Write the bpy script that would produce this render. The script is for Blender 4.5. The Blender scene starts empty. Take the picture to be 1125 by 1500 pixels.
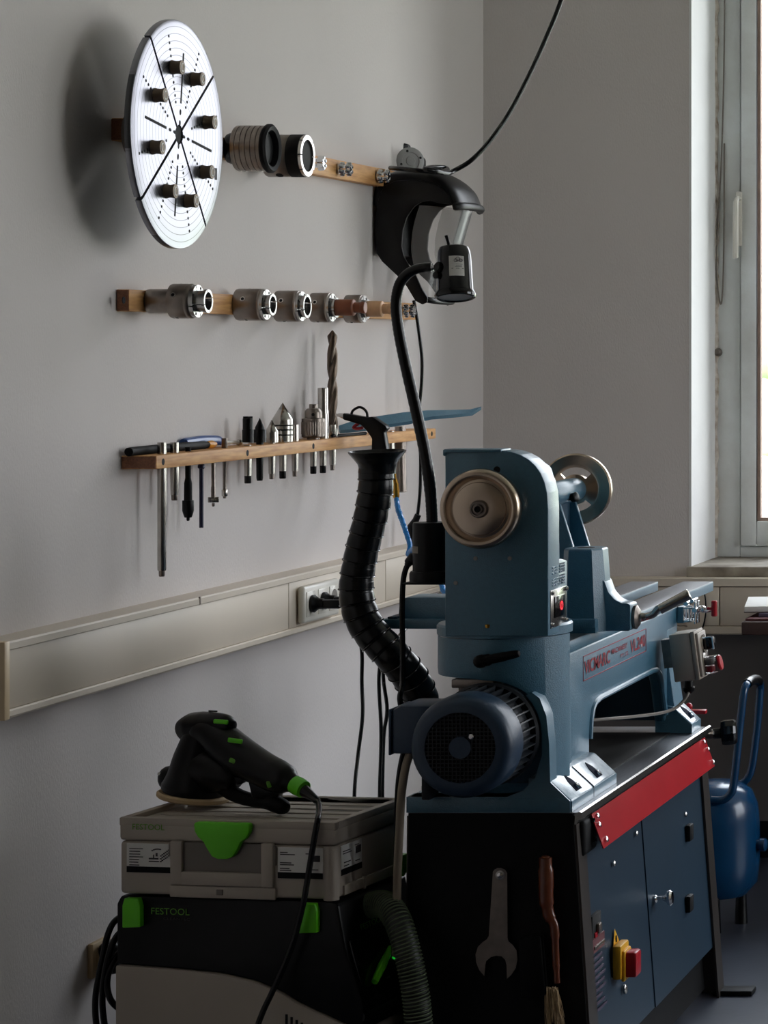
import bpy, bmesh, math, random
from mathutils import Vector, Matrix
from math import sin, cos, pi, radians, sqrt
random.seed(7)
SC = bpy.context.scene
COL = SC.collection

# ------------------------------------------------------------------ camera
# World: wall_left is the plane X=0, wall_back the plane Y=7.54, floor Z=0 (metres).
CX, CZ, FPX, VU, VV = 2.2, 1.41, 4000.0, 1875.0, 506.0
cam = bpy.data.cameras.new('camera')
cam_o = bpy.data.objects.new('camera', cam); COL.objects.link(cam_o)
cam_o.location = (CX, 0, CZ); cam_o.rotation_euler = (pi/2, 0, 0)
cam.sensor_width = 36; cam.lens = 36*FPX/1500
cam.shift_x = -(VU-562.5)/1500; cam.shift_y = -(750-VV)/1500
cam.clip_end = 200
SC.camera = cam_o
# ------------------------------------------------------------------ sky and light
EXPOSURE = 0.14
SKY = 11.6
w = bpy.data.worlds.new('overcast_sky'); SC.world = w; w.use_nodes = True
bgn = w.node_tree.nodes['Background']
# overcast sky: zenith three times as bright as the horizon, the same all round
_n = w.node_tree.nodes; _l = w.node_tree.links
_tc = _n.new('ShaderNodeTexCoord'); _sx = _n.new('ShaderNodeSeparateXYZ'); _l.new(_tc.outputs['Generated'], _sx.inputs[0])
_mr = _n.new('ShaderNodeMapRange'); _l.new(_sx.outputs[2], _mr.inputs[0])
_mr.inputs[1].default_value = 0; _mr.inputs[2].default_value = 1; _mr.inputs[3].default_value = SKY/3; _mr.inputs[4].default_value = SKY
_l.new(_mr.outputs[0], bgn.inputs[1])
_cr = _n.new('ShaderNodeValToRGB'); _l.new(_sx.outputs[2], _cr.inputs[0]); _l.new(_cr.outputs[0], bgn.inputs[0])
_cr.color_ramp.elements[0].color = (.965, .945, 1.0, 1); _cr.color_ramp.elements[1].color = (.84, .89, 1.0, 1)
_cr.color_ramp.elements[1].position = .8
WIN = [(0.569, 2.20), (2.60, 4.50)]           # window openings in the back wall (X ranges)
WZ0, WZ1, WY0, WY1 = 0.80, 2.78, 7.54, 7.90
for i, (a, b) in enumerate(WIN):
    l = bpy.data.lights.new('window_portal', 'AREA'); l.shape = 'RECTANGLE'
    l.size = b-a; l.size_y = WZ1-WZ0; l.cycles.is_portal = True
    o = bpy.data.objects.new('window_portal', l); COL.objects.link(o)
    o.location = ((a+b)/2, WY1+0.12, (WZ0+WZ1)/2); o.rotation_euler = (-pi/2, 0, 0)
RWX, RWIN = 4.9, (4.9, 7.1)                   # right wall plane and the window in it (Y range)
l = bpy.data.lights.new('window_portal', 'AREA'); l.shape = 'RECTANGLE'
l.size = WZ1-WZ0; l.size_y = RWIN[1]-RWIN[0]; l.cycles.is_portal = True
o = bpy.data.objects.new('window_portal', l); COL.objects.link(o)
o.location = (RWX+.32, sum(RWIN)/2, (WZ0+WZ1)/2); o.rotation_euler = (0, pi/2, 0)
vs = SC.view_settings
vs.view_transform = 'Standard'; vs.look = 'None'; vs.gamma = 1; vs.use_curve_mapping = False
vs.exposure = EXPOSURE
SC.cycles.use_denoising = True
SC.cycles.max_bounces = 12; SC.cycles.diffuse_bounces = 6; SC.cycles.transparent_max_bounces = 16
SC.cycles.caustics_reflective = False; SC.cycles.caustics_refractive = False
SC.cycles.sample_clamp_indirect = 4

# ------------------------------------------------------------------ materials
def lin(c): return tuple(((x/255)/12.92 if x/255 <= .04045 else ((x/255+.055)/1.055)**2.4) for x in c)
MATS = {}
def mat(name, col, rough=.5, metal=0.0, var=.10, scale=25.0, bump=0.0, bscale=300.0, stretch=(1,1,1), coat=0.0, spec=.5, emit=0.0, dirt=None, cr=.16):
    m = bpy.data.materials.new(name); m.use_nodes = True; nt = m.node_tree; N = nt.nodes; L = nt.links
    b = N['Principled BSDF']; c = lin(col)
    tc = N.new('ShaderNodeTexCoord'); mp = N.new('ShaderNodeMapping'); mp.inputs['Scale'].default_value = stretch
    L.new(tc.outputs['Object'], mp.inputs['Vector'])
    nz = N.new('ShaderNodeTexNoise'); nz.inputs['Scale'].default_value = scale; nz.inputs['Detail'].default_value = 5
    L.new(mp.outputs[0], nz.inputs['Vector'])
    r = N.new('ShaderNodeValToRGB'); L.new(nz.outputs[0], r.inputs[0])
    r.color_ramp.elements[0].position = .3; r.color_ramp.elements[1].position = .7
    d = dirt and lin(dirt)
    r.color_ramp.elements[0].color = (*(d or [x*(1-var) for x in c]), 1)
    r.color_ramp.elements[1].color = (*[min(1, x*(1+var)) for x in c], 1)
    L.new(r.outputs[0], b.inputs['Base Color'])
    b.inputs['Roughness'].default_value = rough; b.inputs['Metallic'].default_value = metal
    b.inputs['Specular IOR Level'].default_value = spec; b.inputs['Coat Weight'].default_value = coat; b.inputs['Coat Roughness'].default_value = cr
    if bump:
        n2 = N.new('ShaderNodeTexNoise'); n2.inputs['Scale'].default_value = bscale; n2.inputs['Detail'].default_value = 3
        L.new(mp.outputs[0], n2.inputs['Vector'])
        bp = N.new('ShaderNodeBump'); bp.inputs['Strength'].default_value = bump; bp.inputs['Distance'].default_value = .002
        L.new(n2.outputs[0], bp.inputs['Height']); L.new(bp.outputs[0], b.inputs['Normal'])
    if emit:
        b.inputs['Emission Color'].default_value = (*c, 1); b.inputs['Emission Strength'].default_value = emit
    MATS[name] = m; return m
def wood(name, c1, c2, axis=1, scale=14):
    m = mat(name, c1, .55, var=.1); nt = m.node_tree; N = nt.nodes; L = nt.links
    st = [scale*6]*3; st[axis] = scale*.5
    mp = N['Mapping']; mp.inputs['Scale'].default_value = st
    nz = N['Noise Texture']; nz.inputs['Scale'].default_value = 1.6; nz.inputs['Detail'].default_value = 8
    r = N['Color Ramp']; r.color_ramp.elements[0].color = (*lin(c2), 1); r.color_ramp.elements[1].color = (*lin(c1), 1)
    bp = N.new('ShaderNodeBump'); bp.inputs['Strength'].default_value = .15; bp.inputs['Distance'].default_value = .001
    L.new(nz.outputs[0], bp.inputs['Height']); L.new(bp.outputs[0], N['Principled BSDF'].inputs['Normal'])
    return m
mat('wall_paint', (213, 207, 205), .9, var=.02, scale=3, bump=.35, bscale=260, stretch=(1,1,.45), spec=.2)
mat('reveal_paint', (226, 226, 226), .85, var=.03, scale=6, bump=.2, bscale=90, spec=.2)
mat('ceiling_paint', (205, 203, 198), .9, var=.02, scale=3)
mat('rear_paint', (226, 212, 196), .9, var=.03, scale=3)
mat('floor_vinyl', (54, 58, 70), .35, var=.12, scale=9, bump=.1, bscale=60)
mat('dado_paint', (100, 97, 96), .6, var=.05, scale=4)
mat('trunking_plastic', (214, 202, 186), .42, var=.03, scale=4)
mat('trunking_cap', (206, 184, 150), .4, var=.03)
mat('frame_paint', (226, 230, 230), .5, var=.04, scale=7, bump=.3, bscale=70, dirt=(206, 206, 202))
mat('sill_stone', (178, 170, 158), .7, var=.1, scale=12, bump=.6, bscale=60, dirt=(118, 108, 96))
mat('old_putty', (204, 198, 190), .95, var=.2, scale=30, bump=1, bscale=80, dirt=(140, 122, 104))
mat('gasket', (176, 150, 136), .7)
mat('lathe_paint', (56, 112, 138), .5, var=.08, scale=120, bump=.5, bscale=420, coat=.9, cr=.32, spec=.7)
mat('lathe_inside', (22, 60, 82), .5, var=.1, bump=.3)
mat('lit_pad_paint', (150, 174, 190), .35, var=.1, scale=60, bump=.25, bscale=300, dirt=(100, 130, 150), coat=1)  # lathe paint made paler, the window's gleam on the foot tops put into its colour
mat('motor_blue', (40, 60, 82), .38, var=.08, bump=.1)
mat('motor_fin', (20, 27, 35), .5, var=.2, scale=40)
mat('panel_blue', (32, 53, 70), .38, var=.06, scale=8, bump=.06)
mat('bed_steel', (150, 152, 158), .32, metal=1, var=.12, scale=40, stretch=(8,.6,8))
mat('steel', (190, 186, 180), .22, metal=1, var=.10, scale=30)
mat('steel_dark', (136, 127, 120), .36, metal=1, var=.15, scale=40)
mat('chrome', (232, 232, 234), .08, metal=1, var=.02)
mat('wheel_steel', (196, 178, 160), .24, metal=1, var=.05, scale=20)
mat('stand_black', (15, 15, 16), .6, var=.12, scale=20, bump=.15, spec=.2)
mat('post_steel', (74, 68, 64), .4, metal=.6, var=.15, scale=12)
mat('red_paint', (188, 30, 40), .22, var=.07, scale=6, coat=.2)
mat('red_plastic', (178, 16, 34), .3, var=.05)
mat('red_print', (150, 22, 40), .5, var=.1)
mat('maroon', (104, 56, 60), .5)
mat('drill_steel', (104, 92, 82), .38, metal=1, var=.15)
mat('faint_print', (74, 62, 84), .6)
mat('jaw_steel', (176, 174, 172), .26, metal=1, var=.06)
mat('dial_grey', (150, 150, 150), .45, var=.05)
mat('yellow_plastic', (226, 168, 30), .4, var=.05)
mat('black_plastic', (9, 9, 10), .36, var=.1, spec=.26)
mat('black_matte', (10, 10, 11), .65, var=.15, spec=.2)
mat('black_rubber', (11, 11, 12), .26, var=.12, bump=.1, bscale=120, spec=.35)
mat('black_gloss', (12, 12, 14), .12, var=.05)
mat('hole_black', (6, 6, 7), .8, var=.1)
mat('brass', (200, 150, 62), .25, metal=1, var=.08)
mat('blue_hose', (4, 126, 206), .3, var=.05)
mat('blue_enamel', (6, 62, 102), .22, var=.05, coat=.3)
mat('slot_blue', (18, 24, 44), .85, var=.1, spec=.1)
mat('navy', (30, 30, 62), .4, var=.1)
mat('handle_blue', (36, 76, 140), .3, var=.05)
mat('orange_plastic', (224, 150, 30), .4)
mat('bright_green', (100, 212, 22), .4, var=.04)
mat('green_print', (96, 160, 40), .5)
mat('case_grey', (176, 166, 154), .5, var=.03, scale=6, bump=.08, bscale=400)
mat('case_dark', (120, 112, 104), .5, var=.03)
mat('paper', (228, 226, 222), .8, var=.03)
mat('label_print', (58, 54, 56), .7)
mat('pad_foam', (206, 180, 140), .8, var=.1)
mat('tan_plastic', (190, 166, 130), .5, var=.05)
mat('conduit_beige', (150, 136, 118), .6, var=.08)
mat('white_plastic', (222, 218, 208), .3, var=.03)
mat('rubber_taupe', (160, 142, 124), .6, var=.08)
mat('copper_wood', (136, 74, 44), .45, var=.15, scale=40)
mat('pale_wood', (214, 170, 130), .5, var=.1, scale=40)
mat('table_edge', (70, 46, 40), .5, var=.15)
mat('book_purple', (92, 84, 112), .6)
mat('bristle', (186, 160, 124), .8, var=.2, scale=80)
mat('brush_wood', (104, 50, 26), .3, var=.15, scale=20, coat=.4)
mat('grass', (190, 190, 176), .9, var=.25, scale=2)
mat('leaf', (204, 216, 184), .8, var=.1, scale=3, dirt=(184, 200, 164))
mat('house_render', (226, 220, 206), .9, var=.03)
mat('roof_tile', (150, 96, 76), .8, var=.2, scale=4)
mat('led_red', (255, 20, 40), .4, emit=1.6)
mat('led_green', (40, 255, 70), .4, emit=2.5)
mat('lamp_glass', (196, 196, 196), .25, var=.02)
mat('hose_green', (22, 26, 20), .5, var=.1)
mat('hose_thread', (84, 96, 70), .6, var=.1)
wood('beech', (228, 176, 112), (190, 132, 78), 1)
wood('beech_end', (150, 98, 66), (116, 72, 48), 1, 30)
# anodised aluminium with turned rings
m = mat('jaw_aluminium', (140, 140, 147), .28, metal=1, var=.02)
nt = m.node_tree; N = nt.nodes; L = nt.links
sx = N.new('ShaderNodeSeparateXYZ'); L.new(N['Texture Coordinate'].outputs['Object'], sx.inputs[0])
def math_node(op, a, b=None):
    n = N.new('ShaderNodeMath'); n.operation = op
    for i, v in enumerate((a, b)):
        if v is None: continue
        if isinstance(v, (int, float)): n.inputs[i].default_value = v
        else: L.new(v, n.inputs[i])
    return n.outputs[0]
rr = math_node('SQRT', math_node('ADD', math_node('MULTIPLY', sx.outputs[1], sx.outputs[1]), math_node('MULTIPLY', sx.outputs[2], sx.outputs[2])))
fr = math_node('FRACT', math_node('DIVIDE', rr, .0135))
ln = math_node('MULTIPLY', math_node('LESS_THAN', fr, .10), math_node('GREATER_THAN', rr, .055))
mx = N.new('ShaderNodeMixRGB'); L.new(ln, mx.inputs[0]); L.new(N['Color Ramp'].outputs[0], mx.inputs[1]); mx.inputs[2].default_value = (.085, .088, .095, 1)
L.new(mx.outputs[0], N['Principled BSDF'].inputs['Base Color'])
def glass(name, tint=(1, 1, 1), gl=.12, rough=.03, haze=0.0):
    m = bpy.data.materials.new(name); m.use_nodes = True; nt = m.node_tree; N = nt.nodes; L = nt.links
    N.remove(N['Principled BSDF'])
    t = N.new('ShaderNodeBsdfTransparent'); t.inputs[0].default_value = (*tint, 1)
    g = N.new('ShaderNodeBsdfGlossy'); g.inputs['Roughness'].default_value = rough
    lw = N.new('ShaderNodeLayerWeight'); lw.inputs[0].default_value = gl
    mx = N.new('ShaderNodeMixShader'); L.new(lw.outputs['Fresnel'], mx.inputs[0])
    if haze:      # scratched plastic: a little diffuse scatter
        df = N.new('ShaderNodeBsdfDiffuse'); df.inputs[0].default_value = (.8, .8, .8, 1); hz_ = N.new('ShaderNodeMixShader'); hz_.inputs[0].default_value = haze
        L.new(t.outputs[0], hz_.inputs[1]); L.new(df.outputs[0], hz_.inputs[2]); L.new(hz_.outputs[0], mx.inputs[1])
    else: L.new(t.outputs[0], mx.inputs[1])
    L.new(g.outputs[0], mx.inputs[2])
    L.new(mx.outputs[0], N['Material Output'].inputs[0]); MATS[name] = m; return m
glass('pane_glass', (.97, .99, .98)); glass('visor_clear', (.80, .79, .78), .30, .2, .16); glass('cover_clear', (.85, .87, .88), .35, .08)

# ------------------------------------------------------------------ geometry helpers
def X(u, Y): return CX+(u-VU)*Y/FPX          # surveyed photo point (u,v) standing at depth Y -> metres
def Z(v, Y): return CZ-(v-VV)*Y/FPX
def P(u, v, Y): return Vector((X(u, Y), Y, Z(v, Y)))
def YX(u, x): return FPX*(CX-x)/(VU-u)       # depth of a photo column on the plane X=x
def frame(o, d, up=(0, 0, 1)):
    z = Vector(d).normalized(); u = Vector(up)
    if abs(z.dot(u)) > .98: u = Vector((0, 1, 0))
    x = u.cross(z).normalized(); y = z.cross(x)
    m = Matrix((x, y, z)).transposed().to_4x4(); m.translation = Vector(o); return m
def spl(pts, n=6):
    pts = [Vector(p) for p in pts]; out = []
    for i in range(len(pts)-1):
        p0 = pts[max(i-1, 0)]; p1 = pts[i]; p2 = pts[i+1]; p3 = pts[min(i+2, len(pts)-1)]
        for k in range(n):
            t = k/n
            out.append(.5*((2*p1)+(p2-p0)*t+(2*p0-5*p1+4*p2-p3)*t*t+(3*p1-p0-3*p2+p3)*t**3))
    out.append(pts[-1]); return out
class G:
    def __init__(s, m=None): s.bm = bmesh.new(); s.m = m or Matrix()
    def v(s, c): return s.bm.verts.new(s.m @ Vector(c))
    def f(s, vs):
        try: return s.bm.faces.new(vs)
        except ValueError: return None
    def _bev(s, faces, b, seg):
        if b <= 0: return
        fs = [f for f in faces if f]
        es = {e for f in fs for e in f.edges}
        bmesh.ops.recalc_face_normals(s.bm, faces=fs)
        bmesh.ops.bevel(s.bm, geom=list(es), offset=b, offset_type='OFFSET', segments=seg, profile=.5, affect='EDGES', clamp_overlap=True)
    def box(s, x0, x1, y0, y1, z0, z1, bev=0, seg=2):
        p = [s.v(c) for c in ((x0,y0,z0),(x1,y0,z0),(x1,y1,z0),(x0,y1,z0),(x0,y0,z1),(x1,y0,z1),(x1,y1,z1),(x0,y1,z1))]
        fs = [s.f([p[i] for i in q]) for q in ((3,2,1,0),(4,5,6,7),(0,1,5,4),(1,2,6,5),(2,3,7,6),(3,0,4,7))]
        s._bev(fs, bev, seg); return s
    def prism(s, pts, ax, a, b, bev=0, seg=2, b_pts=None):
        def co(p, h): return {'x': (h, p[0], p[1]), 'y': (p[0], h, p[1]), 'z': (p[0], p[1], h)}[ax]
        A = [s.v(co(p, a)) for p in pts]; B = [s.v(co(p, b)) for p in (b_pts or pts)]; n = len(pts)
        fs = [s.f(A[::-1]), s.f(B)]+[s.f([A[i], A[(i+1) % n], B[(i+1) % n], B[i]]) for i in range(n)]
        s._bev(fs, bev, seg); return s
    def loft(s, rings, cap=True, closed=True):
        R = [[s.v(c) for c in r] for r in rings]; n = len(R[0])
        for a, b in zip(R, R[1:]):
            for i in range(n if closed else n-1): s.f([a[i], a[(i+1) % n], b[(i+1) % n], b[i]])
        if cap: s.f(R[0][::-1]); s.f(R[-1])
        return s
    def rev(s, prof, o=(0,0,0), d=(0,0,1), seg=28, a0=0, a1=2*pi):
        m = frame(o, d); full = a1-a0 > 2*pi-.01; ns = seg if full else seg+1; R = []
        for r, h in prof:
            if r < 1e-6: R.append([s.v(m @ Vector((0, 0, h)))]*ns)
            else: R.append([s.v(m @ Vector((r*cos(a0+(a1-a0)*i/seg), r*sin(a0+(a1-a0)*i/seg), h))) for i in range(ns)])
        for a, b in zip(R, R[1:]):
            for i in range(ns if full else ns-1):
                q = [a[i], a[(i+1) % ns], b[(i+1) % ns], b[i]]; u = []
                for t in q:
                    if t not in u: u.append(t)
                if len(u) > 2: s.f(u)
        if full:
            if prof[0][0] > 1e-6: s.f(R[0][::-1])
            if prof[-1][0] > 1e-6: s.f(R[-1])
        return s
    def cyl(s, p0, p1, r0, r1=None, seg=20, bev=0):
        p0 = Vector(p0); p1 = Vector(p1); h = (p1-p0).length; r1 = r0 if r1 is None else r1
        pr = [(r0, 0), (r1, h)] if not bev else [(max(r0-bev, 0), 0), (r0, bev), (r1, h-bev), (max(r1-bev, 0), h)]
        return s.rev(pr, p0, p1-p0, seg)
    def ball(s, c, r, seg=16, sc=(1,1,1)):
        c = Vector(c); n = seg//2; rings = []
        pr = [(sin(pi*i/n), -cos(pi*i/n)) for i in range(n+1)]
        R = []
        for rr, h in pr:
            if rr < 1e-6: R.append([s.v(c+Vector((0, 0, h*r*sc[2])))]*seg)
            else: R.append([s.v(c+Vector((rr*r*sc[0]*cos(2*pi*i/seg), rr*r*sc[1]*sin(2*pi*i/seg), h*r*sc[2]))) for i in range(seg)])
        for a, b in zip(R, R[1:]):
            for i in range(seg):
                u = []
                for t in (a[i], a[(i+1) % seg], b[(i+1) % seg], b[i]):
                    if t not in u: u.append(t)
                if len(u) > 2: s.f(u)
        return s
    def tube(s, path, r, seg=10, cap=True, sq=1.0):
        path = [Vector(p) for p in path]; n = len(path)
        rs = r if isinstance(r, (list, tuple)) else [r]*n
        t0 = (path[1]-path[0]).normalized(); u = Vector((0, 0, 1))
        if abs(t0.dot(u)) > .95: u = Vector((1, 0, 0))
        nx = (u-t0*u.dot(t0)).normalized(); rings = []
        for i, p in enumerate(path):
            t = (path[min(i+1, n-1)]-path[max(i-1, 0)])
            t = t.normalized() if t.length > 1e-9 else t0
            nx = (nx-t*nx.dot(t)); nx = nx.normalized() if nx.length > 1e-6 else Vector((1, 0, 0)); ny = t.cross(nx)
            rings.append([p+(nx*cos(2*pi*k/seg)+ny*sq*sin(2*pi*k/seg))*rs[i] for k in range(seg)])
        return s.loft(rings, cap)
    def sector(s, o, d, r0, r1, h0, h1, a0, a1, n=8, bev=0):
        m = frame(o, d); A = [a0+(a1-a0)*i/n for i in range(n+1)]
        loop = [(r1*cos(a), r1*sin(a)) for a in A]+[(r0*cos(a), r0*sin(a)) for a in A[::-1]]
        lo = [s.v(m @ Vector((*p, h0))) for p in loop]; hi = [s.v(m @ Vector((*p, h1))) for p in loop]; k = len(loop)
        nn = n+1
        for i in range(n):
            s.f([hi[i], hi[i+1], hi[k-2-i], hi[k-1-i]]); s.f([lo[k-1-i], lo[k-2-i], lo[i+1], lo[i]])
        for i in range(k): s.f([lo[i], lo[(i+1) % k], hi[(i+1) % k], hi[i]])
        return s
    def quad(s, *c): s.f([s.v(p) for p in c]); return s
OFF = {}
def _mk(name, g, mname, off, smooth):
    me = bpy.data.meshes.new(name)
    bmesh.ops.remove_doubles(g.bm, verts=g.bm.verts, dist=1e-6)
    bmesh.ops.recalc_face_normals(g.bm, faces=g.bm.faces)
    if off is not None: bmesh.ops.translate(g.bm, verts=g.bm.verts, vec=-off)
    g.bm.to_mesh(me); g.bm.free(); me.materials.append(MATS[mname])
    if smooth: me.shade_smooth(); me.set_sharp_from_angle(angle=radians(smooth))
    o = bpy.data.objects.new(name, me); COL.objects.link(o); return o
def part(name, g, mname, parent, label=None, smooth=38):
    off = OFF.get(parent.name)
    o = _mk(name, g, mname, off, smooth); o.parent = parent
    if off is not None: OFF[o.name] = off
    if label: o['label'] = label
    return o
def thing(name, label, cat, loc=(0,0,0), group=None, rotz=0, local=False):
    o = bpy.data.objects.new(name, None); COL.objects.link(o); o.location = loc; o.rotation_euler = (0, 0, rotz)
    o.empty_display_size = .05; o['label'] = label; o['category'] = cat
    if group: o['group'] = group
    if not local: OFF[o.name] = Vector(loc)
    return o
def solo(name, g, mname, label, cat, group=None, smooth=38, kind=None):
    cs = [v.co for v in g.bm.verts]
    lo = [min(c[i] for c in cs) for i in range(3)]; hi = [max(c[i] for c in cs) for i in range(3)]
    off = Vector(((lo[0]+hi[0])/2, (lo[1]+hi[1])/2, lo[2]))
    o = _mk(name, g, mname, off, smooth); o.location = off; OFF[o.name] = off
    if label: o['label'] = label
    if cat: o['category'] = cat
    if group: o['group'] = group
    if kind: o['kind'] = kind
    return o
def struct(name, g, mname, label=None, smooth=30):
    return solo(name, g, mname, label, None, kind='structure', smooth=smooth)
def text(name, body, mname, parent, o, xd, yd, w, h, depth=.0006, label=None, bold=0.0):
    cu = bpy.data.curves.new('t', 'FONT'); cu.body = body; cu.resolution_u = 3; cu.offset = bold
    t = bpy.data.objects.new('t', cu); COL.objects.link(t)
    me = bpy.data.meshes.new_from_object(t.evaluated_get(bpy.context.evaluated_depsgraph_get()))
    bpy.data.objects.remove(t); bpy.data.curves.remove(cu)
    xs = [v.co.x for v in me.vertices]; ys = [v.co.y for v in me.vertices]
    sx = w/(max(xs)-min(xs)); sy = h/(max(ys)-min(ys)); x0 = min(xs); y0 = min(ys)
    xd = Vector(xd).normalized(); yd = Vector(yd).normalized(); n = xd.cross(yd); o = Vector(o)
    g = G(); g.bm.from_mesh(me); bpy.data.meshes.remove(me)
    for v in g.bm.verts: v.co = o+xd*((v.co.x-x0)*sx)+yd*((v.co.y-y0)*sy)+n*depth
    return part(name, g, mname, parent, label, smooth=0)
# ================================================================== the setting
RW, RY0, RY1, RH = RWX, -3.0, 7.54, 3.15
struct('floor', G().box(-.2, RW+.2, RY0-.2, RY1+.02, -.1, 0), 'floor_vinyl', 'dark blue grey vinyl floor')
struct('ceiling', G().box(-.2, RW+.2, RY0-.2, RY1+.4, RH, RH+.1), 'ceiling_paint', 'plain white ceiling')
struct('wall_left', G().box(-.2, 0, RY0-.2, RY1+.36, 0, RH), 'wall_paint', 'white woodchip wall carrying the tool rails')
ra, rb = RWIN
struct('wall_right', G().box(RW, RW+.3, RY0-.2, ra, 0, RH).box(RW, RW+.3, rb, RY1+.46, 0, RH).box(RW, RW+.3, ra, rb, 0, WZ0).box(RW, RW+.3, ra, rb, WZ1, RH), 'rear_paint', 'plain side wall with a wide window')
root = bpy.data.objects.new('window_3', None); COL.objects.link(root); root.location = (RW+.2, ra, WZ0); root['kind'] = 'structure'; root['label'] = 'wide grey window in the right side wall'
OFF[root.name] = Vector(root.location)
part('frame', G().box(RW+.16, RW+.24, ra, ra+.07, WZ0, WZ1, .004).box(RW+.16, RW+.24, rb-.07, rb, WZ0, WZ1, .004).box(RW+.16, RW+.24, ra+.07, rb-.07, WZ0, WZ0+.08, .004).box(RW+.16, RW+.24, ra+.07, rb-.07, WZ1-.08, WZ1, .004).box(RW+.16, RW+.24, (ra+rb)/2-.05, (ra+rb)/2+.05, WZ0+.08, WZ1-.08, .004), 'frame_paint', root)
for y0_, y1_ in ((ra+.07, (ra+rb)/2-.05), ((ra+rb)/2+.05, rb-.07)): part('pane', G().box(RW+.195, RW+.201, y0_, y1_, WZ0+.08, WZ1-.08), 'pane_glass', root, smooth=0)
struct('wall_front', G().box(0, RW, RY0-.2, RY0, 0, RH), 'rear_paint', 'plain wall behind the viewer')
g = G(); xs = [0]+[e for p in WIN for e in p]+[RW]
for i in range(0, len(xs), 2): g.box(xs[i], xs[i+1], RY1, WY1+.1, 0, RH)
for a, b in WIN: g.box(a, b, RY1, WY1+.1, 0, WZ0-.04); g.box(a, b, RY1, WY1+.1, WZ1, RH)
wb = struct('wall_back', g, 'wall_paint', 'white painted wall with the window opening')
# reveal linings, bright paint (a thin skim coat on the jamb)
for i, (a, b) in enumerate(WIN):
    s = struct('trim_%d' % (i+1), G().box(a-.0005, a+.006, RY1-.001, WY1-.02, WZ0, WZ1).box(b-.006, b+.0005, RY1-.001, WY1-.02, WZ0, WZ1).box(a, b, RY1-.001, WY1-.02, WZ1-.006, WZ1+.0005), 'reveal_paint', 'white painted window reveal')
struct('trim_5', G().box(.02, RW-.02, RY1-.012, RY1, 0, .612), 'dado_paint', 'dark grey lower wall panel below the trunking')
struct('baseboard_back', G().box(.02, RW-.02, RY1-.026, RY1-.012, 0, .10, .003), 'black_matte', 'black skirting along the back wall')
# windows: frame, sash, pane, handle
for i, (a, b) in enumerate(WIN):
    root = bpy.data.objects.new('window_%d' % (i+1), None); COL.objects.link(root); root.location = (a, WY1, WZ0); root['kind'] = 'structure'
    root['label'] = 'grey painted window with peeling frame' if i == 0 else 'grey window %d further along the back wall' % (i+1)
    OFF[root.name] = Vector(root.location)
    f0, f1 = WY1-.03, WY1+.06
    fw = .075
    g = G().box(a+.006, a+fw, f0, f1, WZ0, WZ1, .004).box(b-fw, b-.006, f0, f1, WZ0, WZ1, .004).box(a+fw, b-fw, f0, f1, WZ0, WZ0+.03, .003).box(a+fw, b-fw, f0, f1, WZ1-.07, WZ1, .004)
    part('frame', g, 'frame_paint', root)
    mid = (a+b)/2
    for q, (c, d) in enumerate(((a+fw+.004, mid-.004), (mid+.004, b-fw-.004))):
        z0, z1 = WZ0+.034, WZ1-.074; sw = .045
        g = G().box(c, c+sw, f0-.012, f1-.02, z0, z1, .004).box(d-sw, d, f0-.012, f1-.02, z0, z1, .004).box(c+sw, d-sw, f0-.012, f1-.02, z0, z0+.07, .004).box(c+sw, d-sw, f0-.012, f1-.02, z1-sw, z1, .004)
        sash = part('sash', g, 'frame_paint', root)
        c2, d2, e0, e1 = c+sw, d-sw, z0+.07, z1-sw
        t = .009
        g = G().box(c2, c2+t, f0+.004, f0+.03, e0, e1).box(d2-t, d2, f0+.004, f0+.03, e0, e1).box(c2+t, d2-t, f0+.004, f0+.03, e0, e0+t).box(c2+t, d2-t, f0+.004, f0+.03, e1-t, e1)
        part('glazing_bead', g, 'gasket', sash)
        part('pane', G().box(c2+t, d2-t, f0+.012, f0+.018, e0+t, e1-t), 'pane_glass', sash, smooth=0)
        if q == 0 and i == 0:
            hx = X(1082, f0-.02); hz0, hz1 = Z(376, f0), Z(281, f0)
            h = part('handle', G().box(hx-.009, hx+.009, f0-.018, f0-.010, hz0+.03, hz1, .004), 'white_plastic', sash, 'worn white window handle')
            part('lever', G().tube(spl([(hx, f0-.015, hz1-.02), (hx, f0-.045, hz1-.025), (hx-.002, f0-.05, hz1-.05), (hx-.004, f0-.045, hz0+.01), (hx-.004, f0-.042, hz0)], 5), [.007]*8+[.0085]*12+[.006], 8), 'white_plastic', h)
    if i == 0:
        part('catch', G().cyl((X(1052, f0), f0, Z(516, f0)), (X(1052, f0), f0-.02, Z(516, f0)), .013, .010, 12, .003), 'steel_dark', root)
        pts = spl([P(1062, -40, f0-.01), P(1060, 120, f0-.012), P(1056, 250, f0-.012), P(1049, 380, f0-.012), P(1056, 446, f0-.015), P(1060, 380, f0-.01), P(1061, 210, f0-.008)], 8)
        part('wire', G().tube(pts, .0022, 6), 'case_dark', root)
    struct('trim_%d' % (i+10), G().box(a-.004, b+.02, RY1-.02, WY1+.08, WZ0-.036, WZ0, .003), 'sill_stone', 'worn stone window sill')
# crumbling putty between reveal and window frame
g = G(); rings = []
for k in range(90):
    z = WZ0+(WZ1-WZ0)*k/89; j = random.uniform(-.004, .006); t = random.uniform(.003, .010)
    rings.append([(WIN[0][0]+.004, WY1-.05+j, z), (WIN[0][0]+.006+t, WY1-.034+j*.5, z), (WIN[0][0]+.006+t, WY1-.02, z), (WIN[0][0]+.004, WY1-.02, z)])
g.loft(rings)
struct('trim_6', g, 'old_putty', 'crumbling brown putty seam beside the window frame')
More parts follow.
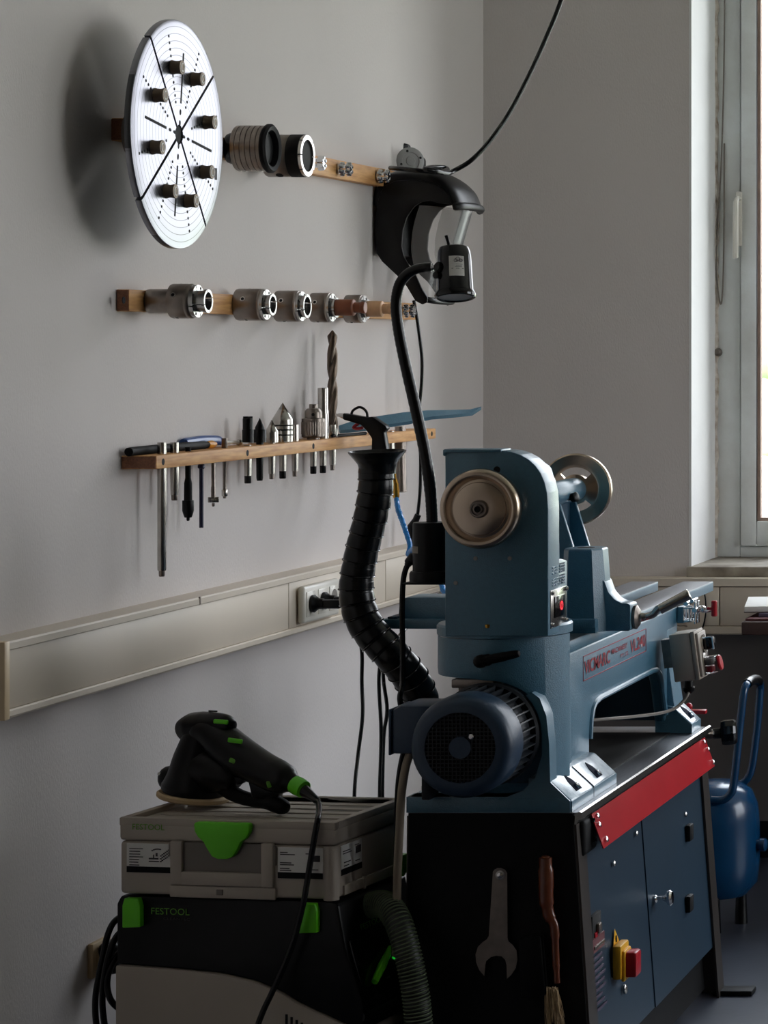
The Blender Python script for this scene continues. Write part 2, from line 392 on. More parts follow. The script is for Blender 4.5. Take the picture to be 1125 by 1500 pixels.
# outside: lawn, hedge and a pale house
struct('ground', G().box(-60, 70, -40, 120, -.3, -.2), 'grass', 'lawn outside the window')
def hedge(x, y, wd, ht, label):
    g = G(); random.seed(int(x*10)+3)
    for k in range(40):
        g.ball((x+random.uniform(-wd, wd), y+random.uniform(-.8, .8), -.25+random.uniform(.25, 1)*ht*.8), random.uniform(.5, .8), 10, (1, 1, random.uniform(.7, 1)))
    solo('hedge', g, 'leaf', label, 'hedge')
hedge(-7.5, 34, 5, 3.1, 'pale green hedge outside, left of the pale house')
hedge(6.5, 36, 5, 2.8, 'pale green hedge outside, right of the pale house')
t = thing('house', 'pale house far outside the window', 'house', (-1, 46, -.25))
part('wall', G().box(-5, 3, 44, 52, -.25, 2.9), 'house_render', t)
part('roof', G().prism([(-5.3, 2.9), (3.3, 2.9), (-1, 4.6)], 'y', 43.7, 52.3), 'roof_tile', t)
part('window', G().box(-1.4, -.2, 43.95, 44.02, .8, 2), 'black_gloss', t)

# ================================================================== cable trunking
TX, TZ0, TZ1 = .06, .781, .911
TY0 = YX(14.2, TX)
t = thing('cable_trunking', 'long beige cable trunking running along the left wall', 'trunking', (0, 6, TZ0), 'cable trunking')
part('back_channel', G().prism([(0, TZ0), (TX-.004, TZ0), (TX, TZ0+.004), (TX, TZ0+.0125), (TX-.0028, TZ0+.0150), (.02, TZ0+.0150), (.02, TZ1-.0145), (TX-.001, TZ1-.0145), (TX, TZ1-.0135), (TX, TZ1-.003), (TX-.0028, TZ1), (0, TZ1)], 'y', TY0, 7.53), 'trunking_plastic', t)
for a, b in ((TY0, 5.91), (5.912, 6.55), (6.552, 7.53)):
    part('cover_panel', G().box(.022, TX-.0055, a+.0008, b-.0008, TZ0+.0155, TZ1-.0155, .001), 'trunking_plastic', t)
part('joint_clip', G().box(TX-.002, TX+.0012, 5.409, 5.413, TZ1-.0145, TZ1+.001), 'steel_dark', t)
part('end_cap', G().box(0, TX+.001, TY0-.02, TY0, TZ0-.001, TZ1+.001, .002), 'trunking_cap', t, 'yellowed end cap')
B0, B1 = Z(930, 7.48), Z(847, 7.48)
t = thing('cable_trunking', 'beige cable trunking below the window sill on the back wall', 'trunking', (2, 7.5, B0), 'cable trunking')
part('back_channel', G().prism([(7.54, B0), (7.484, B0), (7.48, B0+.004), (7.48, B0+.022), (7.484, B0+.0235), (7.53, B0+.0235), (7.53, B1-.0235), (7.484, B1-.0235), (7.48, B1-.022), (7.48, B1-.002), (7.482, B1), (7.54, B1)], 'x', .005, 4.88), 'trunking_plastic', t)
sx = [.07, .40, X(1054, 7.482), 1.55, 2.5, 3.5, 4.85]
for a, b in zip(sx, sx[1:]): part('cover_panel', G().box(a+.0015, b-.0015, 7.4835, 7.528, B0+.025, B1-.025, .001), 'trunking_plastic', t)
c = P(1018, 890, 7.478)
g = G()
rp = [(c.x+.026*sgx*(1 if abs(k) < 2 else .6), c.z+k*.028/2) for sgx, ks in ((1, (-2, -1, 0, 1, 2)), (-1, (2, 1, 0, -1, -2))) for k in ks]
part('outlet_plate', G().prism([(c.x+.028*cos(a)*1.0, c.z+.062*max(-.9, min(.9, 1.2*sin(a)))) for a in [2*pi*i/24 for i in range(24)]], 'y', 7.474, 7.4835), 'trunking_plastic', t)
part('plate_seam', G().tube([(c.x+.0295*cos(a), 7.4795, c.z+.064*max(-.9, min(.9, 1.2*sin(a)))) for a in [-1.2+2.4*i/20 for i in range(21)]], .0022, 5), 'hole_black', t)

# sockets on the left trunking
t = thing('wall_socket', 'white triple power socket on the trunking behind the black hose', 'socket', (.06, 6.07, .84))
y0 = YX(446, .0735); y1 = y0+.222; zc = .8435
part('frame', G().box(TX-.002, TX+.0135, y0, y1, zc-.0405, zc+.0405, .006, 3), 'white_plastic', t)
for k in range(3):
    yc = y0+.039+k*.072
    ins = part('socket_insert', G().box(TX+.006, TX+.0155, yc-.028, yc+.028, zc-.028, zc+.028, .0025), 'white_plastic', t)
    if k == 2: part('well', G().cyl((TX+.012, yc, zc), (TX+.0158, yc, zc), .0195, seg=24), 'case_dark', ins)
def plug(yc, L, label, cord, sh=0):
    t = thing('power_plug', label, 'plug', (TX+.016, yc, zc), 'plugs in the triple socket')
    part('plug_body', G().rev([(.0, 0), (.019, 0), (.0195, .006), (.016, .010), (.012, .016), (.0115, .026)], (TX+.0158, yc, zc), (1, 0, 0), 24), 'black_plastic', t)
    part('cord_grip', G().box(TX+.036, TX+.036+L, yc-.008, yc+.008, zc-.011-sh, zc+.009-sh, .005), 'black_plastic', t)
    part('cord', G().tube(spl(cord, 8), .0042, 8), 'black_rubber', t)
yp1, yp2 = y0+.039, y0+.111
plug(yp1, .045, 'black angled plug in the first opening of the triple socket', [(TX+.07, yp1, zc), (.155, yp1, zc-.02), (.185, yp1-.005, zc-.09), P(530, 1000, 6.0), P(531, 1050, 5.98), P(524, 1110, 5.95), P(519, 1170, 5.9), P(519, 1300, 5.85), P(530, 1480, 5.8), (.22, 5.8, .02)])
plug(yp2, .030, 'black plug in the middle opening of the triple socket', [(TX+.06, yp2, zc), (.15, yp2, zc-.01), (.20, yp2, zc-.08), P(555, 1000, 6.07), P(558, 1060, 6.06), P(558, 1100, 6.05), P(556, 1170, 6.02), P(556, 1300, 6.0), (.26, 6.0, .02)])
solo('power_cable', G().tube(spl([(.08, 7.0, .80), (.18, 6.5, .80), P(566, 960, 6.12), P(567, 1040, 6.12), P(562, 1080, 6.1), P(560, 1170, 6.06), P(560, 1300, 6.03), (.31, 6.05, .006), (.6, 6.1, .006)], 8), .0042, 8), 'black_rubber', 'black cable hanging right beside the middle plug cord', 'cable')
# low wall socket by the vacuum
ys = YX(127, 0.0); zs0, zs1 = Z(1435, ys), Z(1383, ys)
t = thing('wall_socket', 'tan surface socket low on the left wall by the cable loops', 'socket', (0, ys+.03, zs0))
part('socket_box', G().box(0, .012, ys, ys+.08, zs0, zs1, .004), 'tan_plastic', t)
part('socket_well', G().rev([(.026, 0), (.026, .006), (.02, .006), (.019, .002)], (.011, ys+.04, (zs0+zs1)/2), (1, 0, 0)), 'tan_plastic', t)
t = thing('power_plug', 'brown black plug in the low tan wall socket', 'plug', (.02, ys+.04, zs0))
part('plug_body', G().box(.012, .05, ys+.012, ys+.068, zs0+.004, zs1-.002, .012, 3), 'black_plastic', t)
part('cord', G().tube(spl([(.045, ys+.04, zs0+.01), (.05, ys+.03, zs0-.05), (.055, ys+.0, .05), (.06, ys-.05, .008)], 6), .0042, 8), 'black_rubber', t)
# ================================================================== wood lathe
AX, AZ = .79, 1.122                       # spindle axis
ST = .578                                 # top of the stand
lathe = thing('wood_lathe', 'blue cast iron wood lathe on a black splayed stand', 'lathe', (AX, 5.4, 0))
HF = 4.85
hx = lambda u: X(u, HF); hz = lambda v: Z(v, HF)
prof = [(652, 932), (652, 663), (654, 661), (733, 660), (748, 661.5), (762, 666), (774, 673), (784, 682), (792, 693), (798, 707), (801.5, 722), (803, 745), (803, 932)]
hs = part('headstock', G().prism([(hx(u), hz(v)) for u, v in prof], 'y', HF, HF+.075, .007, 3), 'lathe_paint', lathe)
g = G().prism([(.735, .90), (.735, 1.20), (.80, 1.208), (.842, 1.185), (.855, 1.13), (.86, .90)], 'y', HF+.06, 5.10, .012, 3)
part('headstock_rear', g, 'lathe_paint', hs)
part('cover_lip', G().box(hx(650), hx(735), HF-.004, HF+.06, hz(662)-.001, hz(660)+.0025, .002).box(hx(649.5), hx(653.5), HF-.004, HF+.07, hz(668), hz(660)+.002, .002), 'lathe_paint', hs)
for u, v in ((696.5, 818), (746.7, 818), (667.5, 854)):
    part('screw', G().cyl((hx(u), HF+.001, hz(v)), (hx(u), HF-.0015, hz(v)), .0042, .0036, 12), 'dial_grey', hs)
part('oil_hole', G().cyl((hx(728), HF+.001, hz(688)), (hx(728), HF-.0006, hz(688)), .006, seg=14), 'hole_black', hs)
part('thumb_screw', G().rev([(.004, 0), (.004, .010), (.009, .011), (.009, .017), (.007, .018)], (hx(714), 4.86, hz(928)), (0, -.15, 1), 16), 'brass', hs)
part('spindle', G().rev([(.030, 0), (.030, .03), (.019, .032), (.019, .07), (.012, .072), (.010, .04)], (AX, 5.10, AZ), (0, 1, 0)), 'steel', lathe)
# display pad on the right side
px = .8985
pad = part('display_pad', G().prism([(4.862, .895), (4.862, 1.028), (4.95, 1.024), (4.988, 1.018), (4.988, .895)], 'x', .85, px, .004, 2), 'lathe_paint', lathe)
for zc_ in (1.008, .987):
    pl = part('name_plate', G().box(px-.002, px+.0012, 4.872, 4.965, zc_-.0085, zc_+.0085), 'lathe_inside', pad)
    g = G(); random.seed(int(zc_*1000))
    for r_ in range(3):
        for k in range(9):
            if random.random() < .75: g.box(px+.001, px+.003, 4.876+k*.0098, 4.876+k*.0098+.0062, zc_-.0075+r_*.0052, zc_-.0075+r_*.0052+.003, .0008, 1)
    part('raised_marks', g, 'lathe_paint', pl)
dp = part('display_plate', G().box(px-.001, px+.003, 4.864, 4.972, .905, .973, .001), 'steel', pad)
part('display_window', G().box(px+.002, px+.005, 4.885, 4.952, .922, .960, .001), 'black_gloss', dp)
text('digit', '0', 'led_red', dp, (px+.0052, 4.918, .933), (0, 1, 0), (0, 0, 1), .018, .0165)
for y_, z_ in ((4.87, .968), (4.966, .968), (4.87, .911), (4.966, .911)):
    part('screw', G().rev([(.0042, 0), (.0042, .002), (.003, .004)], (px+.003, y_, z_), (1, 0, 0), 10), 'chrome', dp)
# turntable flange and round pedestal with the motor arch
PC = (AX, 4.97); PR = .119
part('turntable_flange', G().rev([(PR-.006, 0), (PR, .003), (PR+.0005, .018), (PR-.003, .022), (.06, .0225)], (PC[0], PC[1], .886), (0, 0, 1), 64), 'lathe_paint', lathe)
g = G(); outer = []; lip = []; inner = []; top = []; mid = []
MZ, MR = .718, .096
NA = 60
for k in range(NA+1):
    a = pi-pi*k/NA
    x = PC[0]+(PR-.0015)*cos(a); y = PC[1]-(PR-.0015)*sin(a)
    dx = x-AX
    if dx <= 0: zb = MZ+MR+.003*min(1, -dx*30)
    elif dx < MR: zb = MZ+sqrt(MR*MR-dx*dx)
    else: zb = .60
    xb = x
    top.append((x, y, .887)); mid.append((x, y, zb+min(.012, (.887-zb)*.3))); outer.append((x, y+.004, zb)); inner.append((x if dx < MR else min(x, AX+MR+.008), 5.06, zb+.001))
g.loft([top, mid, outer, inner], cap=False, closed=False)
part('pedestal', g, 'lathe_paint', lathe)
# flat base front below the arch
bf = [(X(595, 4.86), ST), (.936, ST), (.936, .5985), (.901, .632), (.899, .70), (.894, .75), (.882, .782), (.868, .792)]+[(AX+MR*cos(a_), MZ+MR*sin(a_)) for a_ in (.80, .6, .4, .2, 0)]+[(.886, .680), (AX+MR-.012, .640), (AX+MR-.034, .617), (AX+MR-.062, .606), (X(595, 4.86), .606)]
part('base_front', G().prism(bf, 'y', 4.861, 4.905), 'lathe_paint', lathe)
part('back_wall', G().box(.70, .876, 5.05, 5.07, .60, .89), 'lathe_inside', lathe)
part('base_plate', G().box(X(595, 4.86), .92, 4.86, 5.22, ST, .606, .004), 'lathe_paint', lathe)
def foot(y0, y1, bolts):
    f = part('foot', G().prism([(.86, ST), (.938, ST), (.938, .599), (.898, .636), (.86, .640)], 'y', y0, y1, .003, 2), 'lit_pad_paint', lathe)
    part('foot_side', G().prism([(.93, ST+.0005), (.9388, ST+.0005), (.9388, .5975), (.93, .598)], 'y', y0-.0008, y1+.0008), 'lathe_paint', f)
    if y0 > 5: part('foot_front', G().prism([(.86, ST+.0005), (.936, ST+.0005), (.936, .5975), (.898, .634), (.86, .638)], 'y', y0-.001, y0+.01), 'lathe_paint', f)
    nrm = Vector((.037, 0, .04)).normalized(); dn = Vector((.04, 0, -.037)).normalized()
    for yb in bolts:
        c = Vector((.922, yb, .6139)); 
        sl = [c-dn*.026]+[c-dn*.012+Vector((0, .013, 0)), c+dn*.012+Vector((0, .018, 0)), c+dn*.012-Vector((0, .018, 0)), c-dn*.012-Vector((0, .013, 0))]
        g = G(); A = [g.v(p+nrm*.0012) for p in sl]; B = [g.v(p-nrm*.004) for p in sl]; g.f(A)
        for i in range(5): g.f([B[i], B[(i+1) % 5], A[(i+1) % 5], A[i]])
        part('bolt_slot', g, 'slot_blue', f)
        part('bolt', G().rev([(.0065, 0), (.0065, .005), (.004, .006), (.0035, .003)], c+dn*.004+nrm*.0008, nrm, 6), 'chrome', f, smooth=20)
foot(4.866, 5.19, (4.945, 5.095))
part('foot_joint', G().prism([(.9392, .58), (.9392, .6003), (.899, .6372), (.899, .63), (.93, .6), (.93, .58)], 'y', 5.018, 5.0205), 'stand_black', lathe)
foot(5.857, 5.945, (5.90,))
# bed: two cheeks with the long arch, end column, rails
BZ = .863
cheek = [(5.0, .842), (5.0, .60), (5.205, .60), (5.206, .66), (5.212, .695), (5.225, .714), (5.245, .724), (5.28, .728), (5.72, .728), (5.765, .725), (5.79, .714), (5.812, .69), (5.85, .62), (5.857, .60), (5.945, .60), (5.95, .66), (5.96, .74), (5.97, .842)]
def cheek_at(x0, x1): return G().prism(cheek, 'x', x0, x1, .006, 3)
bc = part('bed_cheek', cheek_at(.858, .884), 'lathe_paint', lathe)
part('bed_cheek', cheek_at(.696, .722), 'lathe_paint', lathe)
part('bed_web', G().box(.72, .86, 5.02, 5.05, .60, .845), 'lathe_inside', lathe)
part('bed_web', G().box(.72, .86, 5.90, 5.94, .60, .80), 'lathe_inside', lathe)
part('end_column', G().prism([(.86, .60), (.908, .60), (.900, .64), (.889, .72), (.8845, .80), (.86, .82)], 'y', 5.862, 5.948, .004, 2), 'lathe_paint', lathe)
for x0, x1 in ((.696, .758), (.817, .886)):
    part('bed_rail', G().box(x0, x1, 5.0, 6.33, BZ-.0015, BZ, .0006), 'bed_steel', lathe)
    part('rail_body', G().box(x0-.0005, x1+.0003, 5.0, 6.331, BZ-.022, BZ-.0012, .0015), 'lathe_paint', lathe)
arch_lip = [(0.8845, y, z) for y, z in cheek[3:13]]
part('arch_lip', G().tube(arch_lip, .0055, 8), 'lathe_paint', bc)
# lettering on the bed side
sx_ = .8846
for y0_, y1_, z0_, z1_ in ((5.155, 5.665, .8215, .8230), (5.158, 5.668, .7755, .777)):
    part('label_rule', G().box(sx_-.001, sx_+.0004, y0_, y1_, z0_, z1_), 'red_print', lathe)
part('label_rule', G().box(sx_-.001, sx_+.0004, 5.155, 5.1565, .7755, .822), 'red_print', lathe)
part('label_rule', G().box(sx_-.001, sx_+.0004, 5.665, 5.6665, .7755, .822), 'red_print', lathe)
text('lettering', 'VICMARC', 'red_print', lathe, (sx_, 5.163, .787), (0, 1, 0), (0, 0, 1), .198, .026, bold=.018)
text('lettering', 'MACHINERY', 'red_print', lathe, (sx_, 5.373, .8015), (0, 1, 0), (0, 0, 1), .130, .0105, bold=.02)
text('lettering', 'PTY. LTD.', 'red_print', lathe, (sx_, 5.445, .786), (0, 1, 0), (0, 0, 1), .066, .008, bold=.02)
text('lettering', 'VL240', 'red_print', lathe, (sx_, 5.528, .787), (0, 1, 0), (0, 0, 1), .130, .026, bold=.018)
# handwheel
hw = part('handwheel', G().rev([(.012, 0), (.066, .0), (.0705, .004), (.0712, .012), (.0695, .022), (.066, .026), (.0615, .0272), (.0585, .0262), (.057, .022), (.052, .0175), (.0475, .019), (.0465, .0215), (.045, .0222), (.02, .0226), (.016, .0226)], (AX, 4.83, AZ), (0, -1, 0), 72), 'wheel_steel', lathe, 'bare steel handwheel')
part('hub', G().rev([(.0158, 0), (.0158, .006), (.0135, .009), (.0115, .009), (.0115, .005), (.0085, .005), (.0085, .011), (.0058, .0115), (.0055, .002), (0, .002)], (AX, 4.8085, AZ), (0, -1, 0), 28), 'steel_dark', hw)
part('bore', G().cyl((AX, 4.8065, AZ), (AX, 4.8005, AZ), .0056, seg=14), 'hole_black', hw)
# locking lever on the pedestal
c = P(703, 969, 4.838); e = P(759, 957.5, 4.83)
part('lock_lever', G().tube(spl([c+Vector((0, .02, 0)), c, c+(e-c)*.12, c+(e-c)*.3, c+(e-c)*.7, e, e+(e-c)*.03], 4), [.010]*4+[.0118]*4+[.0105]*4+[.0085]*4+[.0078, .0076, .0074, .0070, .0062, .005, .0035, .002, .0008], 14), 'black_matte', lathe)
# motor
MX = AX; MY0 = 4.70
mo = part('motor_body', G().rev([(.070, 0), (.078, .004), (.078, .16)], (MX, 4.735, MZ), (0, 1, 0), 40), 'motor_fin', lathe)
for k in range(36):
    a = 2*pi*k/36; r0, r1 = .074, .0885
    g = G(Matrix.Translation((MX, 0, MZ)) @ Matrix.Rotation(a, 4, 'Y'))
    g.box(r0, r1, 4.76, 4.858, -.0013, .0013)
    part('fin', g, 'motor_fin', mo)
part('motor_flange', G().rev([(.05, 0), (.088, 0), (.0925, .004), (.0925, .016), (.088, .02)], (MX, 4.852, MZ), (0, 1, 0), 48), 'motor_fin', lathe)
cap = part('fan_cowl', G().rev([(.0885, .075), (.0895, .070), (.0892, .020), (.086, .009), (.079, .002), (.070, 0), (.061, 0), (.060, .006), (0, .006)], (MX, MY0-.005, MZ), (0, 1, 0), 56), 'motor_blue', lathe)
g = G()
for k in range(-8, 9):
    q = k*.0068; h = sqrt(max(0, .0605**2-q*q))
    g.box(MX+q-.0007, MX+q+.0007, MY0-.005, MY0-.003, MZ-h, MZ+h); g.box(MX-h, MX+h, MY0-.0045, MY0-.0025, MZ+q-.0007, MZ+q+.0007)
part('fan_grille', g, 'motor_fin', cap)
part('grille_recess', G().cyl((MX, MY0+.0015, MZ), (MX, MY0, MZ), .0598, seg=40), 'hole_black', cap)
part('grille_hub', G().cyl((MX, MY0, MZ), (MX, MY0-.0058, MZ), .020, .019, 24), 'motor_blue', cap)
part('screw', G().rev([(.005, 0), (.005, .002), (.003, .004)], (MX+.019, MY0-.004, MZ+.019), (0, -1, 0), 10), 'chrome', cap)
tb = part('terminal_box', G().prism([(.655, .700), (.655, .776), (.672, .784), (.735, .784), (.735, .700)], 'y', 4.745, 4.85, .006, 2), 'motor_blue', lathe)
part('box_lid', G().box(.6515, .656, 4.742, 4.853, .698, .778, .0015), 'motor_blue', tb)
part('motor_mount', G().box(.725, .80, 4.86, 4.93, .800, .8155, .002).box(.735, .742, 4.87, 4.93, .785, .802).box(.758, .79, 4.875, 4.93, .785, .802), 'steel_dark', lathe)
part('motor_foot', G().box(.684, .70, 4.82, 4.87, .607, .66, .003), 'motor_fin', lathe)
part('adjusting_bolt', G().rev([(.003, 0), (.003, .018), (.007, .018), (.007, .024)], (.683, 4.845, .604), (0, 0, 1), 6), 'steel', lathe)
# motor conduit and cable
part('conduit', G().tube(spl([P(603, 1088, 4.78), P(601, 1102, 4.765), P(594, 1125, 4.76), P(588, 1165, 4.765), P(585, 1220, 4.79), P(582, 1290, 4.82), P(580, 1400, 4.83)], 6), .0072, 10), 'conduit_beige', lathe)
part('cable', G().tube(spl([P(592, 1098, 4.80), P(587, 1120, 4.80), P(583, 1150, 4.80), P(581, 1200, 4.82), P(579, 1290, 4.835), P(577, 1400, 4.84)], 6), .0048, 8), 'black_rubber', lathe)
# stand: splayed cabinet
SL, SR, SF, SB = .645, .945, 4.868, 5.95
k_ = .075
def sideX(z): return SR+(ST-z)*k_
def leftX(z): return SL
def frontY(z): return SF-(ST-z)*.03
g = G().prism([(SL+.004, ST-.001), (SR-.004, ST-.001), (sideX(.02)-.004, .02), (leftX(.02)+.004, .02)], 'y', 0, .008)
for v in g.bm.verts: v.co.y += frontY(v.co.z)-.008
part('stand_front', g, 'stand_black', lathe)
g = G().prism([(SL+.01, ST-.02), (SR-.03, ST-.02), (sideX(.12)-.03, .12), (leftX(.12)+.03, .12)], 'y', SB-.03, SB-.02)
part('stand_rear', g, 'stand_black', lathe)
g = G().prism([(SL, ST), (SL+.008, ST), (leftX(.12)+.008, .12), (leftX(.12), .12)], 'y', SF+.05, SB-.05); part('stand_left', g, 'stand_black', lathe)
part('stand_top', G().box(SL+.002, SR+.006, SF-.004, SB+.01, ST-.006, ST), 'bed_steel', lathe)
part('shadow_plate', G().box(.70, .893, 5.20, 5.855, ST-.001, ST+.0025, .001), 'black_matte', lathe)  # black plate whose colour also stands in for the shadow under the bed
part('top_edge', G().prism([(SR+.002, ST-.001), (SR+.009, ST+.003), (SR+.013, ST+.001), (SR+.014, ST-.010), (SR+.008, ST-.012), (SR+.004, ST-.020), (SR, ST-.020)], 'y', SF-.012, SB+.012), 'steel', lathe)
def post(yf, sgn, xs, ztop=ST-.006, flare=0):
    g = G()
    fx = sideX if xs > 0 else leftX
    def ring(z):
        x = fx(z); y = yf+sgn*(-flare)*(ST-z); i = -xs
        return [(x, y, z), (x, y+sgn*.058, z), (x+i*.005, y+sgn*.058, z), (x+i*.007, y+sgn*.012, z), (x+i*.05, y+sgn*.006, z), (x+i*.05, y, z), (x+i*.006, y-sgn*.0015, z)]
    g.loft([ring(z) for z in (0, .1, .3, .45, ztop)])
    return part('post', g, 'post_steel', lathe)
post(SF-.004, 1, 1, flare=.03); post(SF-.004, 1, -1, flare=.03); post(SB+.006, -1, 1); post(SB+.006, -1, -1)
for yy, sg in ((SF-.02, -1), (SB+.004, 1)):
    for xs in (1, -1):
        x0 = sideX(0) if xs > 0 else leftX(0)
        part('foot_plate', G().box(min(x0-xs*.02, x0+xs*.068), max(x0-xs*.02, x0+xs*.068), yy-.04, yy+.012, 0, .012, .004), 'stand_black', lathe)
# side panels (plane leaning with the posts)
def side_panel(name, y0, y1, z0, z1, mname, off=-.008, th=.003):
    g = G(); g.loft([[(sideX(z)+off, y0, z), (sideX(z)+off, y1, z), (sideX(z)+off-th, y1, z), (sideX(z)+off-th, y0, z)] for z in (z0, z1)])
    return part(name, g, mname, lathe)
pn = side_panel('side_panel', 4.905, 5.363, .11, ST-.022, 'panel_blue')
dr = side_panel('side_door', 5.365, 5.905, .11, ST-.022, 'panel_blue', -.006)
side_panel('inner_dark', 4.95, 5.9, .02, .11, 'stand_black', -.03)
def on_side(y, z, off=-.005): return Vector((sideX(z)+off, y, z))
NS = Vector((1, 0, k_)).normalized()
def yz(u, v, off=-.006):
    z = .3
    for _ in range(6): y = FPX*(CX-(sideX(z)+off))/(VU-u); z = Z(v, y)
    return y, z
for u, v in ((898, 1265), (931, 1221), (1003, 1193)):
    y, z = yz(u, v); part('panel_screw', G().rev([(.0055, 0), (.0055, .002), (.003, .004)], on_side(y, z), NS, 10), 'steel', pn if y < 5.36 else dr)
y, z = yz(958, 1317)
part('knob', G().rev([(.008, 0), (.008, .004), (.005, .007), (.0045, .018), (.009, .024), (.0145, .028), (.0155, .033), (.012, .037), (0, .038)], on_side(y, z, -.006), NS, 24), 'chrome', dr, 'chrome door knob')
for v in (1218, 1322):
    y, z = yz(1003, v); part('hinge', G().box(sideX(z)-.006, sideX(z)+.006, y, y+.035, z-.022, z+.012, .003), 'stand_black', dr)
y0_, z0_ = yz(866, 1371); y1_, z1_ = yz(880, 1330)
sw = part('switch_recess', G().box(sideX(z0_)-.012, sideX(z0_)-.0035, y0_, y0_+.062, z1_-.05, z1_, .001), 'hole_black', pn)
part('rocker', G().box(sideX(z0_)-.005, sideX(z0_)+.003, y0_+.025, y0_+.045, z1_-.036, z1_-.018, .002), 'steel_dark', sw)
part('rocker_base', G().box(sideX(z0_)-.005, sideX(z0_)-.001, y0_+.012, y0_+.03, z1_-.046, z1_-.032, .001), 'red_plastic', sw)
part('switch_lip', G().box(sideX(z0_)-.006, sideX(z0_)+.002, y0_, y0_+.07, z1_-.060, z1_-.054, .001), 'steel_dark', pn)
y, z = yz(866, 1399)
part('warning_label', G().box(sideX(z)-.006, sideX(z)-.003, y, y+.085, z, z+.026), 'maroon', pn)
g = G(); random.seed(5)
for r_ in range(9):
    zz = z-.012-r_*.0115; g.box(sideX(zz)-.006, sideX(zz)-.0036, y+.006, y+.05+random.uniform(0, .03), zz, zz+.004)
part('label_text', g, 'faint_print', pn)
y, z = yz(897, 1389)
g = G(); tri = [(y, z), (y+.050, z+.001), (y+.020, z+.032)]
A = [g.v((sideX(c[1])-.0042, c[0], c[1])) for c in tri]; g.f(A)
part('warning_triangle', g, 'yellow_plastic', pn)
part('warning_bolt', G().box(sideX(z)-.0045, sideX(z)-.0030, y+.020, y+.024, z+.007, z+.019), 'hole_black', pn)
y, z = yz(897, 1434)
ms = part('main_switch', G().box(sideX(z)-.006, sideX(z)+.010, y, y+.062, z-.002, z+.060, .003), 'yellow_plastic', pn)
xx = sideX(z)
part('switch_collar', G().box(xx+.008, xx+.016, y+.006, y+.058, z-.008, z+.05, .004), 'yellow_plastic', ms)
part('switch_handle', G().box(xx+.012, xx+.036, y+.012, y+.052, z-.001, z+.046, .005), 'red_plastic', ms)
y, z = yz(913, 1449); part('lock_badge', G().rev([(.009, 0), (.009, .004), (.006, .006)], on_side(y, z), NS, 14), 'steel', pn)
# red guard plate
rp = [(.955, .563), (.957, .5635), (.979, .5015), (.977, .501)]
rg = part('guard_plate', G().prism(rp, 'y', 4.93, 5.90), 'red_paint', lathe, 'glossy red guard plate', smooth=0)
nd = Vector((.062, 0, .022)).normalized()
for yb, tt in ((4.955, .13), (4.946, .36), (4.958, .82), (5.872, .12), (5.884, .40), (5.888, .85)):
    c = Vector((.957, yb, .5635)).lerp(Vector((.979, yb, .5015)), tt)
    part('bolt', G().rev([(.0055, 0), (.0055, .004), (.003, .0055)], c, nd, 10), 'chrome', rg)
br = part('guard_bracket', G().box(.938, .957, 4.885, 4.975, .494, .560, .009, 3), 'black_matte', lathe)
for y_, z_ in ((4.93, .553), (4.94, .544), (4.945, .515)): part('bolt', G().cyl((.955, y_, z_), (.963, y_, z_), .005, .004, 8), 'black_gloss', br)
part('guard_bracket', G().box(.938, .957, 5.84, 5.90, .494, .560, .009, 3), 'black_matte', lathe)
part('end_knob', G().rev([(.012, 0), (.012, .015), (.026, .018), (.028, .026), (.028, .045), (.024, .05), (0, .05)], (.955, 6.0, Z(1072, 6.03)), (.75, .1, .06), 10), 'black_gloss', lathe, smooth=20)
part('knob_spindle', G().cyl((.88, 5.99, Z(1072, 6.03)), (.96, 6.0, Z(1072, 6.03)), .010), 'steel_dark', lathe)
part('release_catch', G().ball(P(1009, 1035, 5.97), .0085, 12).box(.905, .945, 5.965, 5.985, Z(1046, 5.97), Z(1040, 5.97), .002), 'red_plastic', lathe)
# toggle clamp at the bed end
tc = part('toggle_clamp', G().box(.884, .90, 5.955, 6.0, Z(912, 5.97), Z(888, 5.97), .002), 'lathe_paint', lathe)
g = G()
za, zb_ = Z(910, 5.98), Z(888, 5.98)
for x0, x1, z0, z1 in ((.896, .901, za, zb_), (.896, .925, za, za+.005), (.896, .927, zb_-.004, zb_), (.910, .914, za, zb_), (.922, .9265, za-.004, zb_+.012)):
    g.box(x0, x1, 5.955, 5.965, z0, z1, .0015).box(x0, x1, 5.985, 5.995, z0, z1, .0015)
g.cyl((.924, 5.95, zb_-.006), (.924, 6.0, zb_-.006), .005).cyl((.905, 5.95, zb_+.008), (.905, 6.0, zb_+.008), .005).cyl((.918, 5.95, zb_+.014), (.918, 6.0, zb_+.014), .004)
part('clamp_frame', g, 'chrome', tc)
part('clamp_handle', G().tube(spl([(.922, 5.975, zb_-.010), (.934, 5.975, zb_-.005), (.944, 5.975, zb_-.009), (.958, 5.975, zb_-.005)], 5), [.006]*5+[.0075]*4+[.005]*7, 10), 'chrome', tc)
part('clamp_tip', G().box(.946, .962, 5.97, 5.98, zb_-.009, zb_-.001, .002).cyl((.962, 5.975, zb_-.022), (.962, 5.975, zb_+.013), .0065, bev=.002), 'red_plastic', tc)

